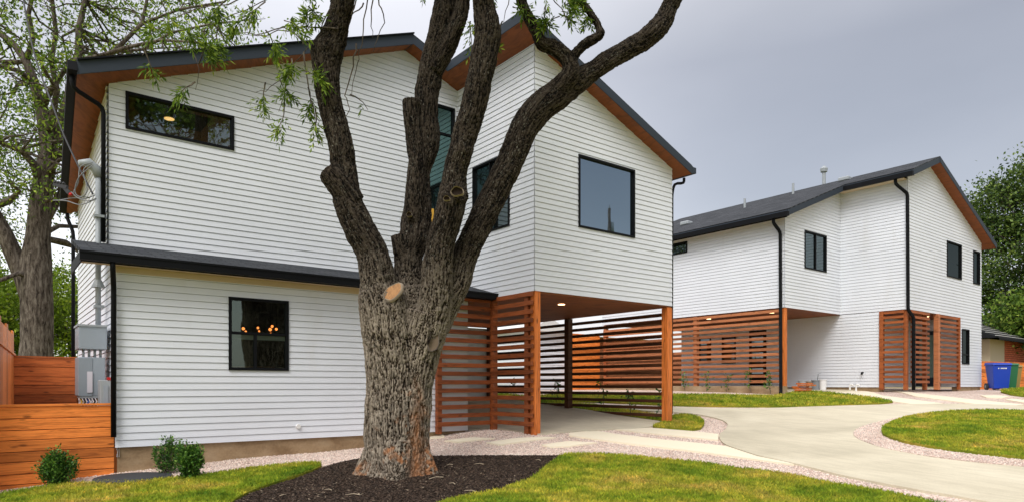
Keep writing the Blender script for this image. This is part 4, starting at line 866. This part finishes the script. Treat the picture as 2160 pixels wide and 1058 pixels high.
# a generic background tree: tapering limbs, secondary branches, scattered leaves
def grow(base, height, trunk_r, name, label, cat='tree', crown=(3, 3, 3), cc=None, nleaf=9000, ls=(.12, .06), m='leafspring', lm='bark2', main=None, nbr=60, clump=.5, group=None, lowest=.35, seed=1, shell=.55, trunk_pts=None, ngroups=70):
    rg = np.random.default_rng(seed); base = np.array(base, float); t = thing(name, label, cat, tuple(base), group)
    b = MB(); top = base + np.array([0, 0, height]); cc = np.array(cc if cc is not None else base + np.array([0, 0, height * .65])); crown = np.array(crown, float)
    TP = [np.array(p[:3], float) for p in trunk_pts] if trunk_pts else [base + np.array([rg.normal(0, .06), rg.normal(0, .06), 1]) * np.array([i * .3, i * .3, height * .75 * i / 6]) * np.array([1, 1, 1]) for i in range(7)]
    TR = [p[3] for p in trunk_pts] if trunk_pts else list(np.linspace(trunk_r, trunk_r * .3, 7))
    TP[0] = TP[0] - np.array([0, 0, .3]); b.tube(TP, TR, 12)
    for L_ in (main or []): b.tube([p[:3] for p in L_], [p[3] for p in L_], 9)
    src = [(p, r) for p, r in zip(TP, TR)][len(TP) // 3:] + [(np.array(p[:3]), p[3]) for L_ in (main or []) for p in L_[1:]]
    # leaf clumps inside an uneven ellipsoid, each fed by a branch
    K = ngroups; dirs = rg.normal(size=(K, 3)); dirs /= np.linalg.norm(dirs, axis=1, keepdims=True); rad = rg.uniform(shell ** 3, 1, K) ** (1 / 3) * rg.uniform(.78, 1.12, K)
    G_ = cc + dirs * rad[:, None] * crown
    sp = np.array([s[0] for s in src]); P = []; 
    for g in G_:
        i = int(np.argmin(np.linalg.norm(sp - g, axis=1) + np.maximum(0, sp[:, 2] - g[2]) * .8)); s0, r0 = src[i]; r0 = min(r0 * .5, .09)
        L = np.linalg.norm(g - s0); mid = (s0 + g) / 2 + rg.normal(0, .10 * L, 3); pts = [s0, (s0 + mid) / 2 + rg.normal(0, .04 * L, 3), mid, (mid + g) / 2 + rg.normal(0, .05 * L, 3), g]
        b.tube(pts, list(np.linspace(max(r0, .02), .009, 5)), 5, False)
        for j in range(3):
            e = g + rg.normal(0, clump * .8, 3); b.tube([pts[3], (pts[3] + e) / 2 + rg.normal(0, .08, 3), e], [.014, .010, .005], 4, False)
    per = nleaf // K; 
    for g in G_:
        k = int(per * rg.uniform(.4, 1.7)); q = rg.normal(0, 1, (k, 3)) * clump * np.array([1, 1, .6]) * rg.uniform(.6, 1.3); P.append(g + q)
    P = np.concatenate(P); b.build('trunk', M[lm], t, True)
    leaves('crown', P, rg.normal(size=P.shape), ls[0], ls[1], M[m], t, .2, .15); return t

# ------------------------------------------------------------------ left background tree (bare limbs with thin spring leaves)
def wp(L_): return [(*at(a, b, d), w_ / 2 * d / F) for a, b, d, w_ in L_]
T1 = wp([(74, 830, 20, 74), (74, 780, 20, 66), (78, 720, 20, 60), (78, 650, 20, 60), (76, 600, 20, 60), (76, 550, 20, 58), (80, 500, 20, 46), (86, 430, 20, 42), (93, 370, 20, 38), (104, 320, 20, 36), (100, 285, 20, 32), (88, 230, 19.9, 24), (72, 175, 19.8, 20), (56, 130, 19.7, 16), (30, 95, 19.6, 13), (-10, 60, 19.5, 10)])
T1m = [wp(q) for q in ([(68, 640, 20, 40), (50, 590, 19.9, 34), (30, 540, 19.8, 34), (8, 490, 19.6, 32), (-20, 440, 19.5, 28), (-60, 380, 19, 22)],
    [(104, 310, 20, 26), (125, 262, 20.1, 20), (143, 215, 20.2, 18), (150, 170, 20.3, 16), (165, 110, 20.4, 13), (166, 60, 20.4, 12), (180, 0, 20.4, 10), (200, -80, 20.5, 7)],
    [(92, 400, 20, 20), (70, 345, 19.6, 16), (45, 318, 19.2, 13), (0, 300, 18.8, 11), (-50, 290, 18.6, 8)],
    [(100, 290, 20, 16), (112, 240, 19.6, 13), (120, 190, 19.2, 12), (108, 130, 18.9, 10), (118, 70, 18.7, 9), (110, 0, 18.5, 8), (125, -60, 18.4, 6)],
    [(88, 230, 19.9, 15), (110, 185, 19.5, 11), (150, 130, 19.2, 9), (210, 118, 19, 8), (270, 100, 18.7, 8), (340, 85, 18.4, 6), (420, 90, 18, 4)],
    [(150, 165, 20.3, 12), (190, 150, 20.2, 10), (240, 110, 20.1, 9), (300, 50, 20, 8), (310, 0, 20, 6), (330, -60, 20, 5)],
    [(56, 130, 19.7, 12), (70, 80, 19.5, 10), (60, 30, 19.3, 9), (75, -40, 19.2, 7)], [(72, 590, 20, 14), (40, 575, 19.5, 10), (0, 590, 19, 8), (-40, 600, 18.8, 6)],
    [(95, 470, 20, 16), (125, 420, 20.3, 12), (140, 360, 20.6, 10), (135, 300, 20.8, 8)], [(72, 175, 19.8, 12), (40, 150, 19.4, 10), (0, 140, 19, 9)],
    [(240, 110, 20.1, 6), (300, 105, 20, 6), (360, 70, 20, 5), (450, 50, 20, 4), (560, 40, 20, 1)], [(300, 50, 20, 6), (380, 20, 20, 5), (470, 5, 20, 4)])]
cc = at(150, 130, 20)
grow(tuple(at(74, 830, 20)), 12, .5, 'tree', 'tall sparse pecan tree with pale new leaves behind the left fence corner', crown=(7.0, 7.0, 5.2), cc=tuple(at(120, 170, 21)), nleaf=40000, ls=(.14, .058), m='leaf', trunk_pts=T1, main=T1m, clump=.60, seed=3, shell=.2, ngroups=240)
T2 = [(*at(-60, 830, 17)[:], .3)]
# young green wood behind the fence
for i, (a, b, D, cr, hz, sd, lab) in enumerate(((20, 812, 27, (2.6, 2.6, 2.2), 2.6, 11, 'bright green bushy tree behind the fence at far left'), (150, 812, 30, (2.6, 2.6, 2.6), 3.0, 12, 'bright green bushy tree between the pecan trunk and the house corner'),
        (-110, 812, 26, (3, 3, 3.2), 3.2, 13, 'bright green tree just past the left edge'), (85, 812, 36, (4.2, 4.2, 3.2), 3.8, 14, 'bright green tree farthest behind the pecan trunk'))):
    p = at(a, b, D); p.z = .8
    grow(tuple(p), hz, .13, 'tree', lab, crown=cr, cc=(p.x, p.y, p.z + hz), nleaf=9000, ls=(.17, .10), m='leafspring', seed=sd, clump=.5, shell=.2, ngroups=60)
# ------------------------------------------------------------------ right background trees
for (a, D, cr, hz, nl_, sd, m_, lab) in ((2190, 37, (2.8, 3.6, 5.9), 8.6, 46000, 21, 'leafdark', 'tall dark oak rising behind the right corner of the rear house'), (2420, 38, (5.2, 5.2, 5.0), 8.6, 12000, 22, 'leafdark', 'dark oak just past the right edge'),
        (2185, 33.5, (1.6, 1.6, 1.2), 3.7, 7000, 23, 'leafbushy', 'low mid green tree in front of the dark oak')):
    p = at(a, 812, D); p.z = .8
    cx_ = at(2165 if sd == 21 else a, 812, D)
    grow(tuple(p), hz, .25, 'tree', lab, crown=cr, cc=(cx_.x, cx_.y, p.z + hz * (.78 if sd == 21 else 1)), nleaf=nl_, ls=(.2, .12), m=m_, seed=sd, clump=.62, shell=.35, ngroups=110 if nl_ > 15000 else 60)

# ------------------------------------------------------------------ trees and a pole across the street, seen only in the window panes
for (x, y, hz, cr, sd, lab) in ((9.0, -18, 20, (9.5, 6, 7.5), 31, 'street tree across the road, mirrored in the clerestory'), (2.5, -24, 8, (5, 4, 4.5), 32, 'broad street tree across the road'), (36.4, -18.2, 14, (1.8, 1.8, 2.4), 33, 'small tree across the road, mirrored in the picture window')):
    grow((x, y, -.6), hz, .25, 'tree', lab, crown=cr, nleaf=16000 if sd == 31 else 5000, ls=(.38, .26), m='leafdark', seed=sd, clump=.6, ngroups=50)
pw = onY(1285, 440, YW); dr_ = ray(1285, 440) * np.array([1, -1, 1]); k_ = 28.0 / -dr_[1]; q = Vector(np.array(pw) + dr_ * k_)
up_ = thing('utility_pole', 'wooden utility pole across the road, mirrored in the picture window', 'utility pole', (q.x, q.y, -.6))
b = MB(); b.tube([(q.x, q.y, -.8), (q.x, q.y, q.z)], [.17, .12], 10); b.build('pole', M['bark2'], up_, True)
b = MB(); b.tube([(q.x + .3, q.y, q.z - 1.9), (q.x + .3, q.y, q.z - 1.1)], .2, 12); b.build('transformer', M['grey'], up_, True)
b = MB(); b.tube([(q.x, q.y, q.z - .05), (q.x, q.y, q.z + .25)], .05, 8); b.build('insulator', M['grey'], up_)

# ------------------------------------------------------------------ fences
def boards(name, p0, p1, top0, top1, bot, parent, m='fence', hb=.155, th=.03, n=None):
    """horizontal boards from p0 to p1, each its own plank"""
    p0 = Vector(p0); p1 = Vector(p1); d = (p1 - p0); L_ = d.length; d /= L_; nrm = Vector((d.y, -d.x)); b = MB(); z = top0; 
    while z > bot:
        h_ = hb * random.uniform(.85, 1.1); zb = z - h_ + .004; w_ = .008 + random.uniform(0, .010); s = 0.0
        cuts = [0, L_] if L_ < 4 else [0, random.uniform(.3, .7) * L_, L_]
        for a, c in zip(cuts[:-1], cuts[1:]):
            A = p0 + d * (a + .001); B = p0 + d * (c - .001); sl = (top1 - top0) / L_
            A0 = A + nrm * (w_ + th); B0 = B + nrm * (w_ + th); A1 = A + nrm * w_; B1 = B + nrm * w_
            b.add([(A0.x, A0.y, zb + sl * a), (B0.x, B0.y, zb + sl * c), (B1.x, B1.y, zb + sl * c), (A1.x, A1.y, zb + sl * a), (A0.x, A0.y, z + sl * a), (B0.x, B0.y, z + sl * c), (B1.x, B1.y, z + sl * c), (A1.x, A1.y, z + sl * a)],
                  [(0, 3, 2, 1), (4, 5, 6, 7), (0, 1, 5, 4), (1, 2, 6, 5), (2, 3, 7, 6), (3, 0, 4, 7)])
        z = zb - .008
    o = b.build(name, M[m], parent)
    k = MB(); a_ = p0 + nrm * .002; c_ = p1 + nrm * .002; k.bar((a_.x, a_.y, (top0 + bot) / 2 - .02), (c_.x, c_.y, (top1 + bot) / 2 - .02), .01, top0 - bot - .05); k.build('backing', M['brown'], parent)
    return bevel(o, .004)
def fence(label, p0, p1, top, bot, m='fence', cap=True, hb=.155, group=None):
    t = thing('fence', label, 'fence', (*p0, bot), group); boards('board_panel', p0, p1, top, top, bot, t, m, hb)
    if cap:
        d = (Vector(p1) - Vector(p0)).normalized(); nn = Vector((d.y, -d.x)); b = MB(); b.bar((p0[0] + nn.x * .015, p0[1] + nn.y * .015, top + .02), (p1[0] + nn.x * .015, p1[1] + nn.y * .015, top + .02), .09, .03); b.build('cap_rail', M[m], t)
    d = Vector(p1) - Vector(p0); k = max(1, int(d.length / 2.4)); 
    for i in range(k + 1):
        q = Vector(p0) + d * (i / k); nn = Vector((d.y, -d.x)).normalized(); q = q - nn * .06; b = MB(); b.box((q.x - .045, q.y - .045, bot), (q.x + .045, q.y + .045, top - .01)); b.build('post', M['fencev'], t)
    return t
fence('low orange cedar board fence in front, against the house corner', (-2.2, YL + .06), (XL - .01, YL + .06), .655, -.62)
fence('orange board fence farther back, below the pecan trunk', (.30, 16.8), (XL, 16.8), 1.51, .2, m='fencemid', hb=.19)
# stepped fence at the far left, seen edge on
t = thing('fence', 'tall cedar fence of narrow boards running along the left edge', 'fence', (.2, 14, 0))
b = MB(); A = Vector((.37, 16.75)); B = Vector((-.10, 10.9)); n_ = 16
for i in range(n_):
    q0 = A.lerp(B, i / n_); q1 = A.lerp(B, (i + .93) / n_); zt = 1.50 + .10 * (i / n_) + (.08 if i % 4 == 0 else 0)
    b.bar((q0.x, q0.y, zt / 2), (q1.x, q1.y, zt / 2), .03, zt + .9)
b.build('board_panel', M['fencev'], t)
b = MB(); b.bar((A.x, A.y, 1.56), (B.x, B.y, 1.66), .10, .035); b.build('cap_rail', M['fencev'], t)
fence('long orange board fence behind the yard between the two houses', (19.2, 22.6), (30.5, 22.0), 2.6, .7, m='fenceback', hb=.16)
fence('low distant board fence crossing the back yard behind the carport', (7.5, 26.5), (17.8, 24.5), 1.5, .75, m='fenceback', hb=.16)
fence('orange board fence at right beside the wheeled bins', (32.6, 10.4), (42, 9.4), 1.95, .7)

# ------------------------------------------------------------------ neighbouring houses
def nh(label, loc): return thing('house', label, 'house', loc)
t = nh('small white clapboard outbuilding with grey roof seen through the carport slats', (17, 20, .7))
siding(t, (0, 19.9), (1, 0), (0, -1), [(16.2, .7), (18.15, .7), (18.15, 3.05), (16.2, 3.05)], z0=.8, exp=.106)
siding(t, (18.15, 0), (0, 1), (1, 0), [(19.9, .7), (23, .7), (23, 3.05), (19.9, 3.05)], z0=.8, exp=.106)
siding(t, (16.2, 0), (0, 1), (-1, 0), [(19.9, .7), (23, .7), (23, 3.05), (19.9, 3.05)], z0=.8, exp=.106)
obj('roof', [(16.0, 19.6, 3.04), (18.35, 19.6, 3.04), (18.35, 23.2, 3.04), (16.0, 23.2, 3.04), (17.17, 19.6, 3.55), (17.17, 23.2, 3.55)], [(0, 1, 4), (1, 2, 5, 4), (2, 3, 5), (3, 0, 4, 5), (3, 2, 1, 0)], M['whitep'], t)
fence('tall orange board fence between the small white outbuilding and the rear house', (18.2, 19.8), (20.0, 19.8), 3.0, .7, hb=.16)
t = nh('far brick house with cream wall and dark roof behind the bins', (38, 12, .8))
b = MB(); b.box((36.4, 10.9, .7), (38.4, 11.3, 3.1)); b.build('wall', M['cream'], t)
b = MB(); b.box((38.4, 10.95, .7), (50, 11.35, 3.1)); o = b.build('wall', M['brick'], t); uvl = o.data.uv_layers.new(name='UVMap')
for lp in o.data.loops: co_ = o.data.vertices[lp.vertex_index].co; uvl.data[lp.index].uv = (co_.x + co_.y, co_.z)
b = MB(); b.box((36.4, 11.4, .7), (50, 18, 3.1)); b.build('side_wall', M['cream'], t)
obj('roof', [(35.6, 10.3, 3.1), (50.6, 10.3, 3.1), (50.6, 19, 3.1), (35.6, 19, 3.1), (35.6, 14.6, 5.0), (50.6, 14.6, 5.0), (35.6, 10.3, 3.0), (50.6, 10.3, 3.0)], [(0, 1, 5, 4), (2, 3, 4, 5), (6, 7, 1, 0), (3, 0, 4), (1, 2, 5)], M['roof2'], t)
for i in range(11): 
    y_ = 10.42 + i * .38; z_ = 3.12 + (y_ - 10.3) * .442; b = MB(); b.box((35.7, y_, z_ + .02), (50.5, y_ + .07, z_ + .05)); b.build('roof_batten', mat('pale_batten', (.5, .5, .5)), t)
t = nh('red brick house glimpsed behind the long orange fence', (27, 28, .8))
b = MB(); b.box((22.5, 27, .7), (33, 33, 3.7)); o = b.build('wall', M['brick'], t); uvl = o.data.uv_layers.new(name='UVMap')
for lp in o.data.loops: co_ = o.data.vertices[lp.vertex_index].co; uvl.data[lp.index].uv = (co_.x + co_.y, co_.z)
obj('roof', [(22, 26.4, 3.65), (33.6, 26.4, 3.65), (33.6, 33.6, 3.65), (22, 33.6, 3.65), (24.5, 30, 5), (31, 30, 5)], [(0, 1, 5, 4), (1, 2, 5), (2, 3, 4, 5), (3, 0, 4), (3, 2, 1, 0)], mat('pale_metal_roof', (.6, .6, .6), .5), t)

# ------------------------------------------------------------------ electrical gear on the left wall
XS_ = XL - .02
mast = thing('service_mast', 'grey conduit mast with hooded weatherhead on the left wall', 'service mast', (XS_ - .06, 12.0, 2))
def mpt(px_, py_, off=.07): return onX(px_, py_, XS_ - off)
yM = mpt(207, 400).y
b = MB(); b.tube([(XS_ - .07, yM, 1.6), (XS_ - .07, yM, 4.28)], .04, 12); b.build('conduit', M['grey'], mast, True)
b = MB(); b.tube([(XS_ - .07, yM, 4.24), (XS_ - .09, yM, 4.36), (XS_ - .20, yM - .03, 4.44), (XS_ - .33, yM - .05, 4.40)], [.055, .075, .07, .045], 12); b.build('weatherhead', M['grey'], mast, True)
for z_ in (3.62, 2.2):
    b = MB(); b.box((XS_ - .13, yM - .07, z_ - .02), (XS_ + .01, yM + .07, z_ + .02)); b.build('clamp', M['grey'], mast)
b = MB(); b.tube([(XS_ - .07, yM, 2.50), (XS_ - .07, yM, 2.62)], [.10, .05], 12); b.build('flashing', M['grey'], mast)
y0_, y1_ = 12.0, 12.55
box1 = thing('junction_box', 'grey steel junction box at the top of the meter stack', 'electrical box', (XS_, 12.3, 1.5))
b = MB(); b.box((XS_ - .37, y0_, 1.50), (XS_, y1_, 1.86)); bevel(b.build('enclosure', M['greyp'], box1), .008)
b = MB(); b.box((XS_ - .385, y0_ - .015, 1.845), (XS_, y1_ + .015, 1.875)); b.build('lid', M['grey'], box1)
for i in range(4):
    b = MB(); x_ = XS_ - .30 + i * .075; b.tube([(x_, y0_ + .12, 1.36), (x_, y0_ + .12, 1.52)], .018, 8); b.build('nipple', M['grey'], box1, True)
box2 = thing('meter_panel', 'large grey electrical panel with white label sheet', 'electrical panel', (XS_, 12.3, 1))
b = MB(); b.box((XS_ - .37, y0_ + .03, .79), (XS_ - .02, y1_, 1.38)); bevel(b.build('enclosure', M['greyp'], box2), .008)
b = MB(); b.box((XS_ - .37, y0_ + .02, .785), (XS_ - .19, y0_ + .028, 1.37)); bevel(b.build('door', mat('grey_door', (.27, .31, .35), .4), box2), .004)
b = MB(); b.box((XS_ - .26, y0_ + .010, .84), (XS_ - .19, y0_ + .018, 1.16)); b.build('label_sheet', mat('paper', (.62, .60, .66), .7), box2)
b = MB(); b.box((XS_ - .35, y0_ + .03, .755), (XS_ - .04, y1_ - .1, .789)); b.build('bottom_flange', M['grey'], box2)
cls = [(.5, .30, .04), (.03, .03, .03), (.06, .12, .35), (.5, .5, .52), (.03, .03, .03), (.35, .2, .05)]
for i in range(8):
    b = MB(); x_ = XS_ - .34 + i * .042; c_ = mat('wire_' + 'abcdefgh'[i], cls[i % 6], .5)
    b.tube([(x_, y0_ + .1, .76), (x_ + .02, y0_ + .05, .70), (x_ - .015, y0_ + .09, .63), (x_ + .01, y0_ + .06, .56), (x_, y0_ + .1, .40)], .014, 6); b.build('wire', c_, box2, True)
box3 = thing('disconnect_box', 'small grey box with a red switch beside the downspout', 'electrical box', (XS_, 11.75, .8))
b = MB(); b.box((XS_ - .14, 11.55, .62), (XS_, 11.85, 1.03)); bevel(b.build('enclosure', M['grey'], box3), .008)
b = MB(); b.box((XS_ - .05, 11.54, 1.03), (XS_ - .01, 11.62, 1.07)); b.build('switch', M['red'], box3)
b = MB(); b.box((XS_ - .10, 11.535, .68), (XS_ - .04, 11.549, .95)); b.build('cover', M['greyp'], box3)
sp = at(175, 372, 10.7)
cab = thing('service_cable', 'dark overhead service cable dropping from the treetops to the weatherhead', 'cable', tuple(sp))
def cat_(P): 
    Q = []
    for i in range(len(P) - 1):
        p0, p1, p2, p3 = [Vector(P[max(0, min(len(P) - 1, k))]) for k in (i - 1, i, i + 1, i + 2)]
        for t in (0, .2, .4, .6, .8): Q.append(.5 * ((2 * p1) + (p2 - p0) * t + (2 * p0 - 5 * p1 + 4 * p2 - p3) * t * t + (3 * p1 - p0 - 3 * p2 + p3) * t ** 3))
    return Q + [Vector(P[-1])]
b = MB(); b.tube(cat_([at(40, -60, 12.5), at(60, 60, 12), at(80, 140, 11.6), at(108, 215, 11.2), at(135, 285, 10.9), at(165, 350, 10.6), at(196, 410, 10.4)]), .013, 6); b.build('drop_cable', M['cable'], cab, True)
lo = MB()
for P in ([(196, 343), (170, 352), (165, 385), (155, 410), (175, 420), (200, 412)], [(194, 346), (176, 360), (184, 400), (172, 416), (150, 418), (128, 422)], [(197, 348), (168, 372), (158, 400), (165, 414), (190, 416)], [(150, 405), (165, 418), (185, 424), (203, 418)], [(112, 423), (140, 424), (170, 432), (203, 420)]):
    lo.tube(cat_([at(a, b_2, 10.35 + i * .02) for i, (a, b_2) in enumerate(P)]), .0085, 5)
lo.build('cable_loop', M['cablegrey'], cab, True)
b = MB(); c_ = at(131, 394, 10.35); 
b.bar(at(114, 388, 10.35), at(142, 396, 10.35), .05, .06); [b.ball(tuple(at(116 + 6 * i, 384 + i, 10.33)), .022, 8, 6) for i in range(4)]; b.bar(at(136, 396, 10.35), at(146, 408, 10.35), .04, .05); b.build('connector_block', M['cable'], cab)
b = MB(); b.ball(tuple(at(149, 410, 10.34)), .026, 8, 6); b.build('red_cap', M['red'], cab)

# ------------------------------------------------------------------ small things
def bush(px_, py_, h, r, label, n_, sd, loose=False):
    p = gv(px_, py_); rg = np.random.default_rng(sd); t = thing('bush', label, 'bush', tuple(p)); b = MB(); S = []; Dd = []
    for i in range(26 if loose else 34):
        a = rg.uniform(0, 6.28); s = rg.uniform(.15, 1) * r; hh = h * rg.uniform(.75, 1.08) * (1 - .35 * (s / r) ** 2)
        q0 = Vector((p.x + math.cos(a) * s * .2, p.y + math.sin(a) * s * .2, p.z - .02)); q1 = Vector((p.x + math.cos(a) * s * .85, p.y + math.sin(a) * s * .85, p.z + hh * .55)); q2 = Vector((p.x + math.cos(a) * s * 1.0, p.y + math.sin(a) * s, p.z + hh))
        b.tube([q0, q1, q2], [.006, .004, .002], 4, False)
        for j in range(n_):
            u = rg.uniform(.08, 1) ** .8; q = q0.lerp(q1, u * 2) if u < .5 else q1.lerp(q2, u * 2 - 1); w_ = .035 if not loose else .02
            S.append(np.array(q) + rg.normal(0, w_, 3)); Dd.append(np.array([math.cos(a), math.sin(a), .9]) + rg.normal(0, .8, 3))
    b.build('stem', M['bark2'], t); leaves('foliage', np.array(S), np.array(Dd), .042 if not loose else .048, .023 if not loose else .020, M['leafbush'], t, 0, .2)
bush(123, 1024, .46, .20, 'small dark rounded boxwood shrub in front of the orange fence', 150, 41)
bush(356, 998, .56, .20, 'taller loose shrub with upright shoots against the foundation', 70, 42, True)
bush(399, 1012, .49, .19, 'dense rounded boxwood shrub right of the loose one', 160, 43)
p = gv(282, 1010); lid = thing('utility_cover', 'round black ribbed ground cover disc lying on the gravel by the shrubs', 'ground cover lid', tuple(p))
b = MB(); R0 = .50; b.tube([(p.x, p.y, p.z - .03), (p.x, p.y, p.z + .03), (p.x, p.y, p.z + .045)], [R0, R0, R0 - .02], 48); bl = mat('black_rubber_lid', (.045, .05, .055), .75, .3); b.build('disc', bl, lid)
b = MB(); b.tube([(p.x, p.y, p.z + .04), (p.x, p.y, p.z + .052)], [R0 * .8, R0 * .79], 40); b.build('raised_centre', bl, lid)
# climbing plants on the two screens
def vine(x, y, h, label, sd, group):
    rg = np.random.default_rng(sd); z = Hf(x, y) + .04; t = thing('climbing_plant', label, 'plant', (x, y, z), group); b = MB(); P = [Vector((x, y, z))]; S = []; Dd = []
    for i in range(6): P.append(P[-1] + Vector((rg.normal(0, .03), rg.normal(0, .03), h / 6)))
    b.tube(P, [.010, .009, .008, .007, .006, .005, .004], 5); b.build('stem', M['bark2'], t)
    for q in P[2:]:
        for j in range(rg.integers(5, 14)): S.append(np.array(q) + rg.normal(0, .06, 3)); Dd.append(rg.normal(0, 1, 3))
    leaves('foliage', np.array(S), np.array(Dd), .11, .05, M['leafbush'], t, .2, .2)
for i, (y, h) in enumerate(((10.6, .55), (11.4, .62), (12.3, .70), (14.2, .62), (15.2, .70), (16.2, .5))):
    vine(12.62, y, h, 'young vine outside the carport slats, %s from the corner post' % ('first', 'second', 'third', 'fourth', 'fifth', 'sixth')[i], 50 + i, 'young vines along the front carport screen')
for i, (a, b_2, h) in enumerate(((1445, 836, .58), (1490, 837, .62), (1532, 836, .55), (1585, 838, .68), (1625, 838, .66))):
    p = onX(a, b_2, 19.75); vine(p.x, p.y, h, 'young vine before the rear house screen, %s from the left' % ('first', 'second', 'third', 'fourth', 'fifth')[i], 60 + i, 'young vines along the rear house screen')
# wheeled bins
def bin_(x, y, rz, col, label, h=1.06):
    z = Hf(x, y) + .012; t = thing('wheeled_bin', label, 'bin', (x, y, z), 'wheeled bins by the rear house'); ca, sa = math.cos(rz), math.sin(rz)
    def T(v): return [(x + a * ca - b * sa, y + a * sa + b * ca, z + c) for a, b, c in v]
    w0, w1, d0, d1 = .25, .31, .28, .36; v = [(-w0, -d0, .05), (w0, -d0, .05), (w0, d0 - .06, .05), (-w0, d0 - .06, .05), (-w1, -d1, h - .12), (w1, -d1, h - .12), (w1, d1, h - .12), (-w1, d1, h - .12)]
    m = mat('bin_plastic', col, .4, .4); o = obj('body', T(v), [(0, 3, 2, 1), (0, 1, 5, 4), (1, 2, 6, 5), (2, 3, 7, 6), (3, 0, 4, 7), (4, 5, 6, 7)], m, t); bevel(o, .03, 3)
    w2, d2 = .335, .40; v = [(-w2, -d2, h - .12), (w2, -d2, h - .12), (w2, d2, h - .12), (-w2, d2, h - .12), (-w2 * .92, -d2 * .9, h - .04), (w2 * .92, -d2 * .9, h - .04), (w2 * .92, d2 * .95, h), (-w2 * .92, d2 * .95, h)]
    o = obj('lid', T(v), [(0, 3, 2, 1), (0, 1, 5, 4), (1, 2, 6, 5), (2, 3, 7, 6), (3, 0, 4, 7), (4, 5, 6, 7)], m, t); bevel(o, .025, 3)
    b = MB(); b.tube(T([(-.25, d2 + .04, h - .06), (.25, d2 + .04, h - .06)]), .02, 8); b.build('handle', m, t, True)
    for s in (-1, 1): b = MB(); b.tube(T([(s * .25, d0 - .02, .13), (s * .33, d0 - .02, .13)]), .13, 20); wh = b.build('wheel', M['cable'], t); b = MB(); b.tube(T([(s * .331, d0 - .02, .13), (s * .336, d0 - .02, .13)]), .05, 12); b.build('hub', M['grey'], wh)
    return t, T, m
t, T, m_ = bin_(30.70, 8.92, R_(-52) + math.pi / 2 - math.pi / 2, (.01, .05, .42), 'blue wheeled recycling bin at the right corner of the rear house')
b = MB()
for i in range(7):
    if i == 1: continue
    x0 = -.14 + i * .042; b.add(T([(x0, -.362, .80), (x0 + .032, -.362, .80), (x0 + .032, -.364, .845), (x0, -.364, .845)]), [(0, 1, 2, 3)])
b.build('logo', M['whitep'], t)
bin_(31.48, 8.90, R_(-52), (.02, .14, .06), 'green wheeled bin between the blue bin and the tan post'); bin_(32.25, 9.0, R_(-50), (.30, .21, .07), 'tan wheeled bin at the far right of the row', 1.0)
# buckets, planks and pipe stubs by the rear house
def bucket(px_, py_, r, h, col, label, stick=0):
    p = onX(px_, py_, 23.2); z = Hf(p.x, p.y) + .02; t = thing('bucket', label, 'bucket', (p.x, p.y, z), 'buckets by the rear wall'); m = mat('bucket_plastic', col, .5)
    b = MB(); b.tube([(p.x, p.y, z), (p.x, p.y, z + h)], [r * .86, r], 18, False); b.tube([(p.x, p.y, z + .01), (p.x, p.y, z + .012)], r * .85, 18); b.build('body', m, t, True)
    b = MB(); b.tube([(p.x, p.y, z + h - .03), (p.x, p.y, z + h)], r + .012, 18, False); b.build('rim', m, t, True)
    b = MB(); b.tube([(p.x, p.y + r * math.cos(a), z + h - .03 - .12 * math.sin(a)) if 1 else 0 for a in np.linspace(0, math.pi, 9)], .005, 4); b.build('handle', M['grey'], t, True)
    if stick: b = MB(); b.tube([(p.x, p.y, z + .05), (p.x + .03, p.y - .05, z + h + .22), (p.x + .03, p.y - .13, z + h + .24)], .014, 6); tag(b.build('paint_stick', M['grey'], None, True), 'short grey stick standing in the tall bucket', 'stick')
bucket(1694, 818, .17, .36, (.50, .52, .55), 'pale grey bucket nearest the plank pile'); bucket(1710, 818, .15, .34, (.32, .26, .20), 'brownish bucket second from the planks'); bucket(1722, 817, .16, .38, (.22, .24, .26), 'dark grey bucket with a stick in it', 1); bucket(1736, 817, .12, .40, (.75, .75, .76), 'tall white tub at the right end of the buckets')
for i in range(5):
    a = onX(1652 + i, 826 - i * 3.6, 20.9 + .05 * i); b = MB(); q = Vector((20.75 + i * .06, 11.55 + .08 * (i % 3), Hf(20.8, 11.5) + .10 + i * .055)); b.box((q.x, q.y - .1, q.z), (q.x + .75 + .1 * (i % 2), q.y + .09, q.z + .045))
    tag(b.build('plank', M['post']), 'short cedar offcut plank, %s in the pile beside the post' % ('lowest', 'second lowest', 'middle', 'second highest', 'topmost')[i], 'plank', 'offcut planks piled beside the rear house post')
for i, a in enumerate((1793, 1806)):
    p = onX(a, 822, 23.45); z = Hf(p.x, p.y); b = MB(); b.tube(cat_([(p.x, p.y, z - .05), (p.x, p.y, z + .20), (p.x, p.y - .05, z + .25), (p.x, p.y - .12, z + .20)]), .03, 8)
    tag(b.build('pipe_stub', M['whitep'], None, True), ('white bent pipe stub at left in front of the rear wall', 'white bent pipe stub nearer the slatted corner')[i], 'pipe')
p = onX(1820, 785, XI - .02); b = MB(); b.tube([(XI, p.y, p.z), (XI - .1, p.y, p.z), (XI - .12, p.y, p.z - .06)], .03, 8); b.build('hose_tap', M['black'], h2)
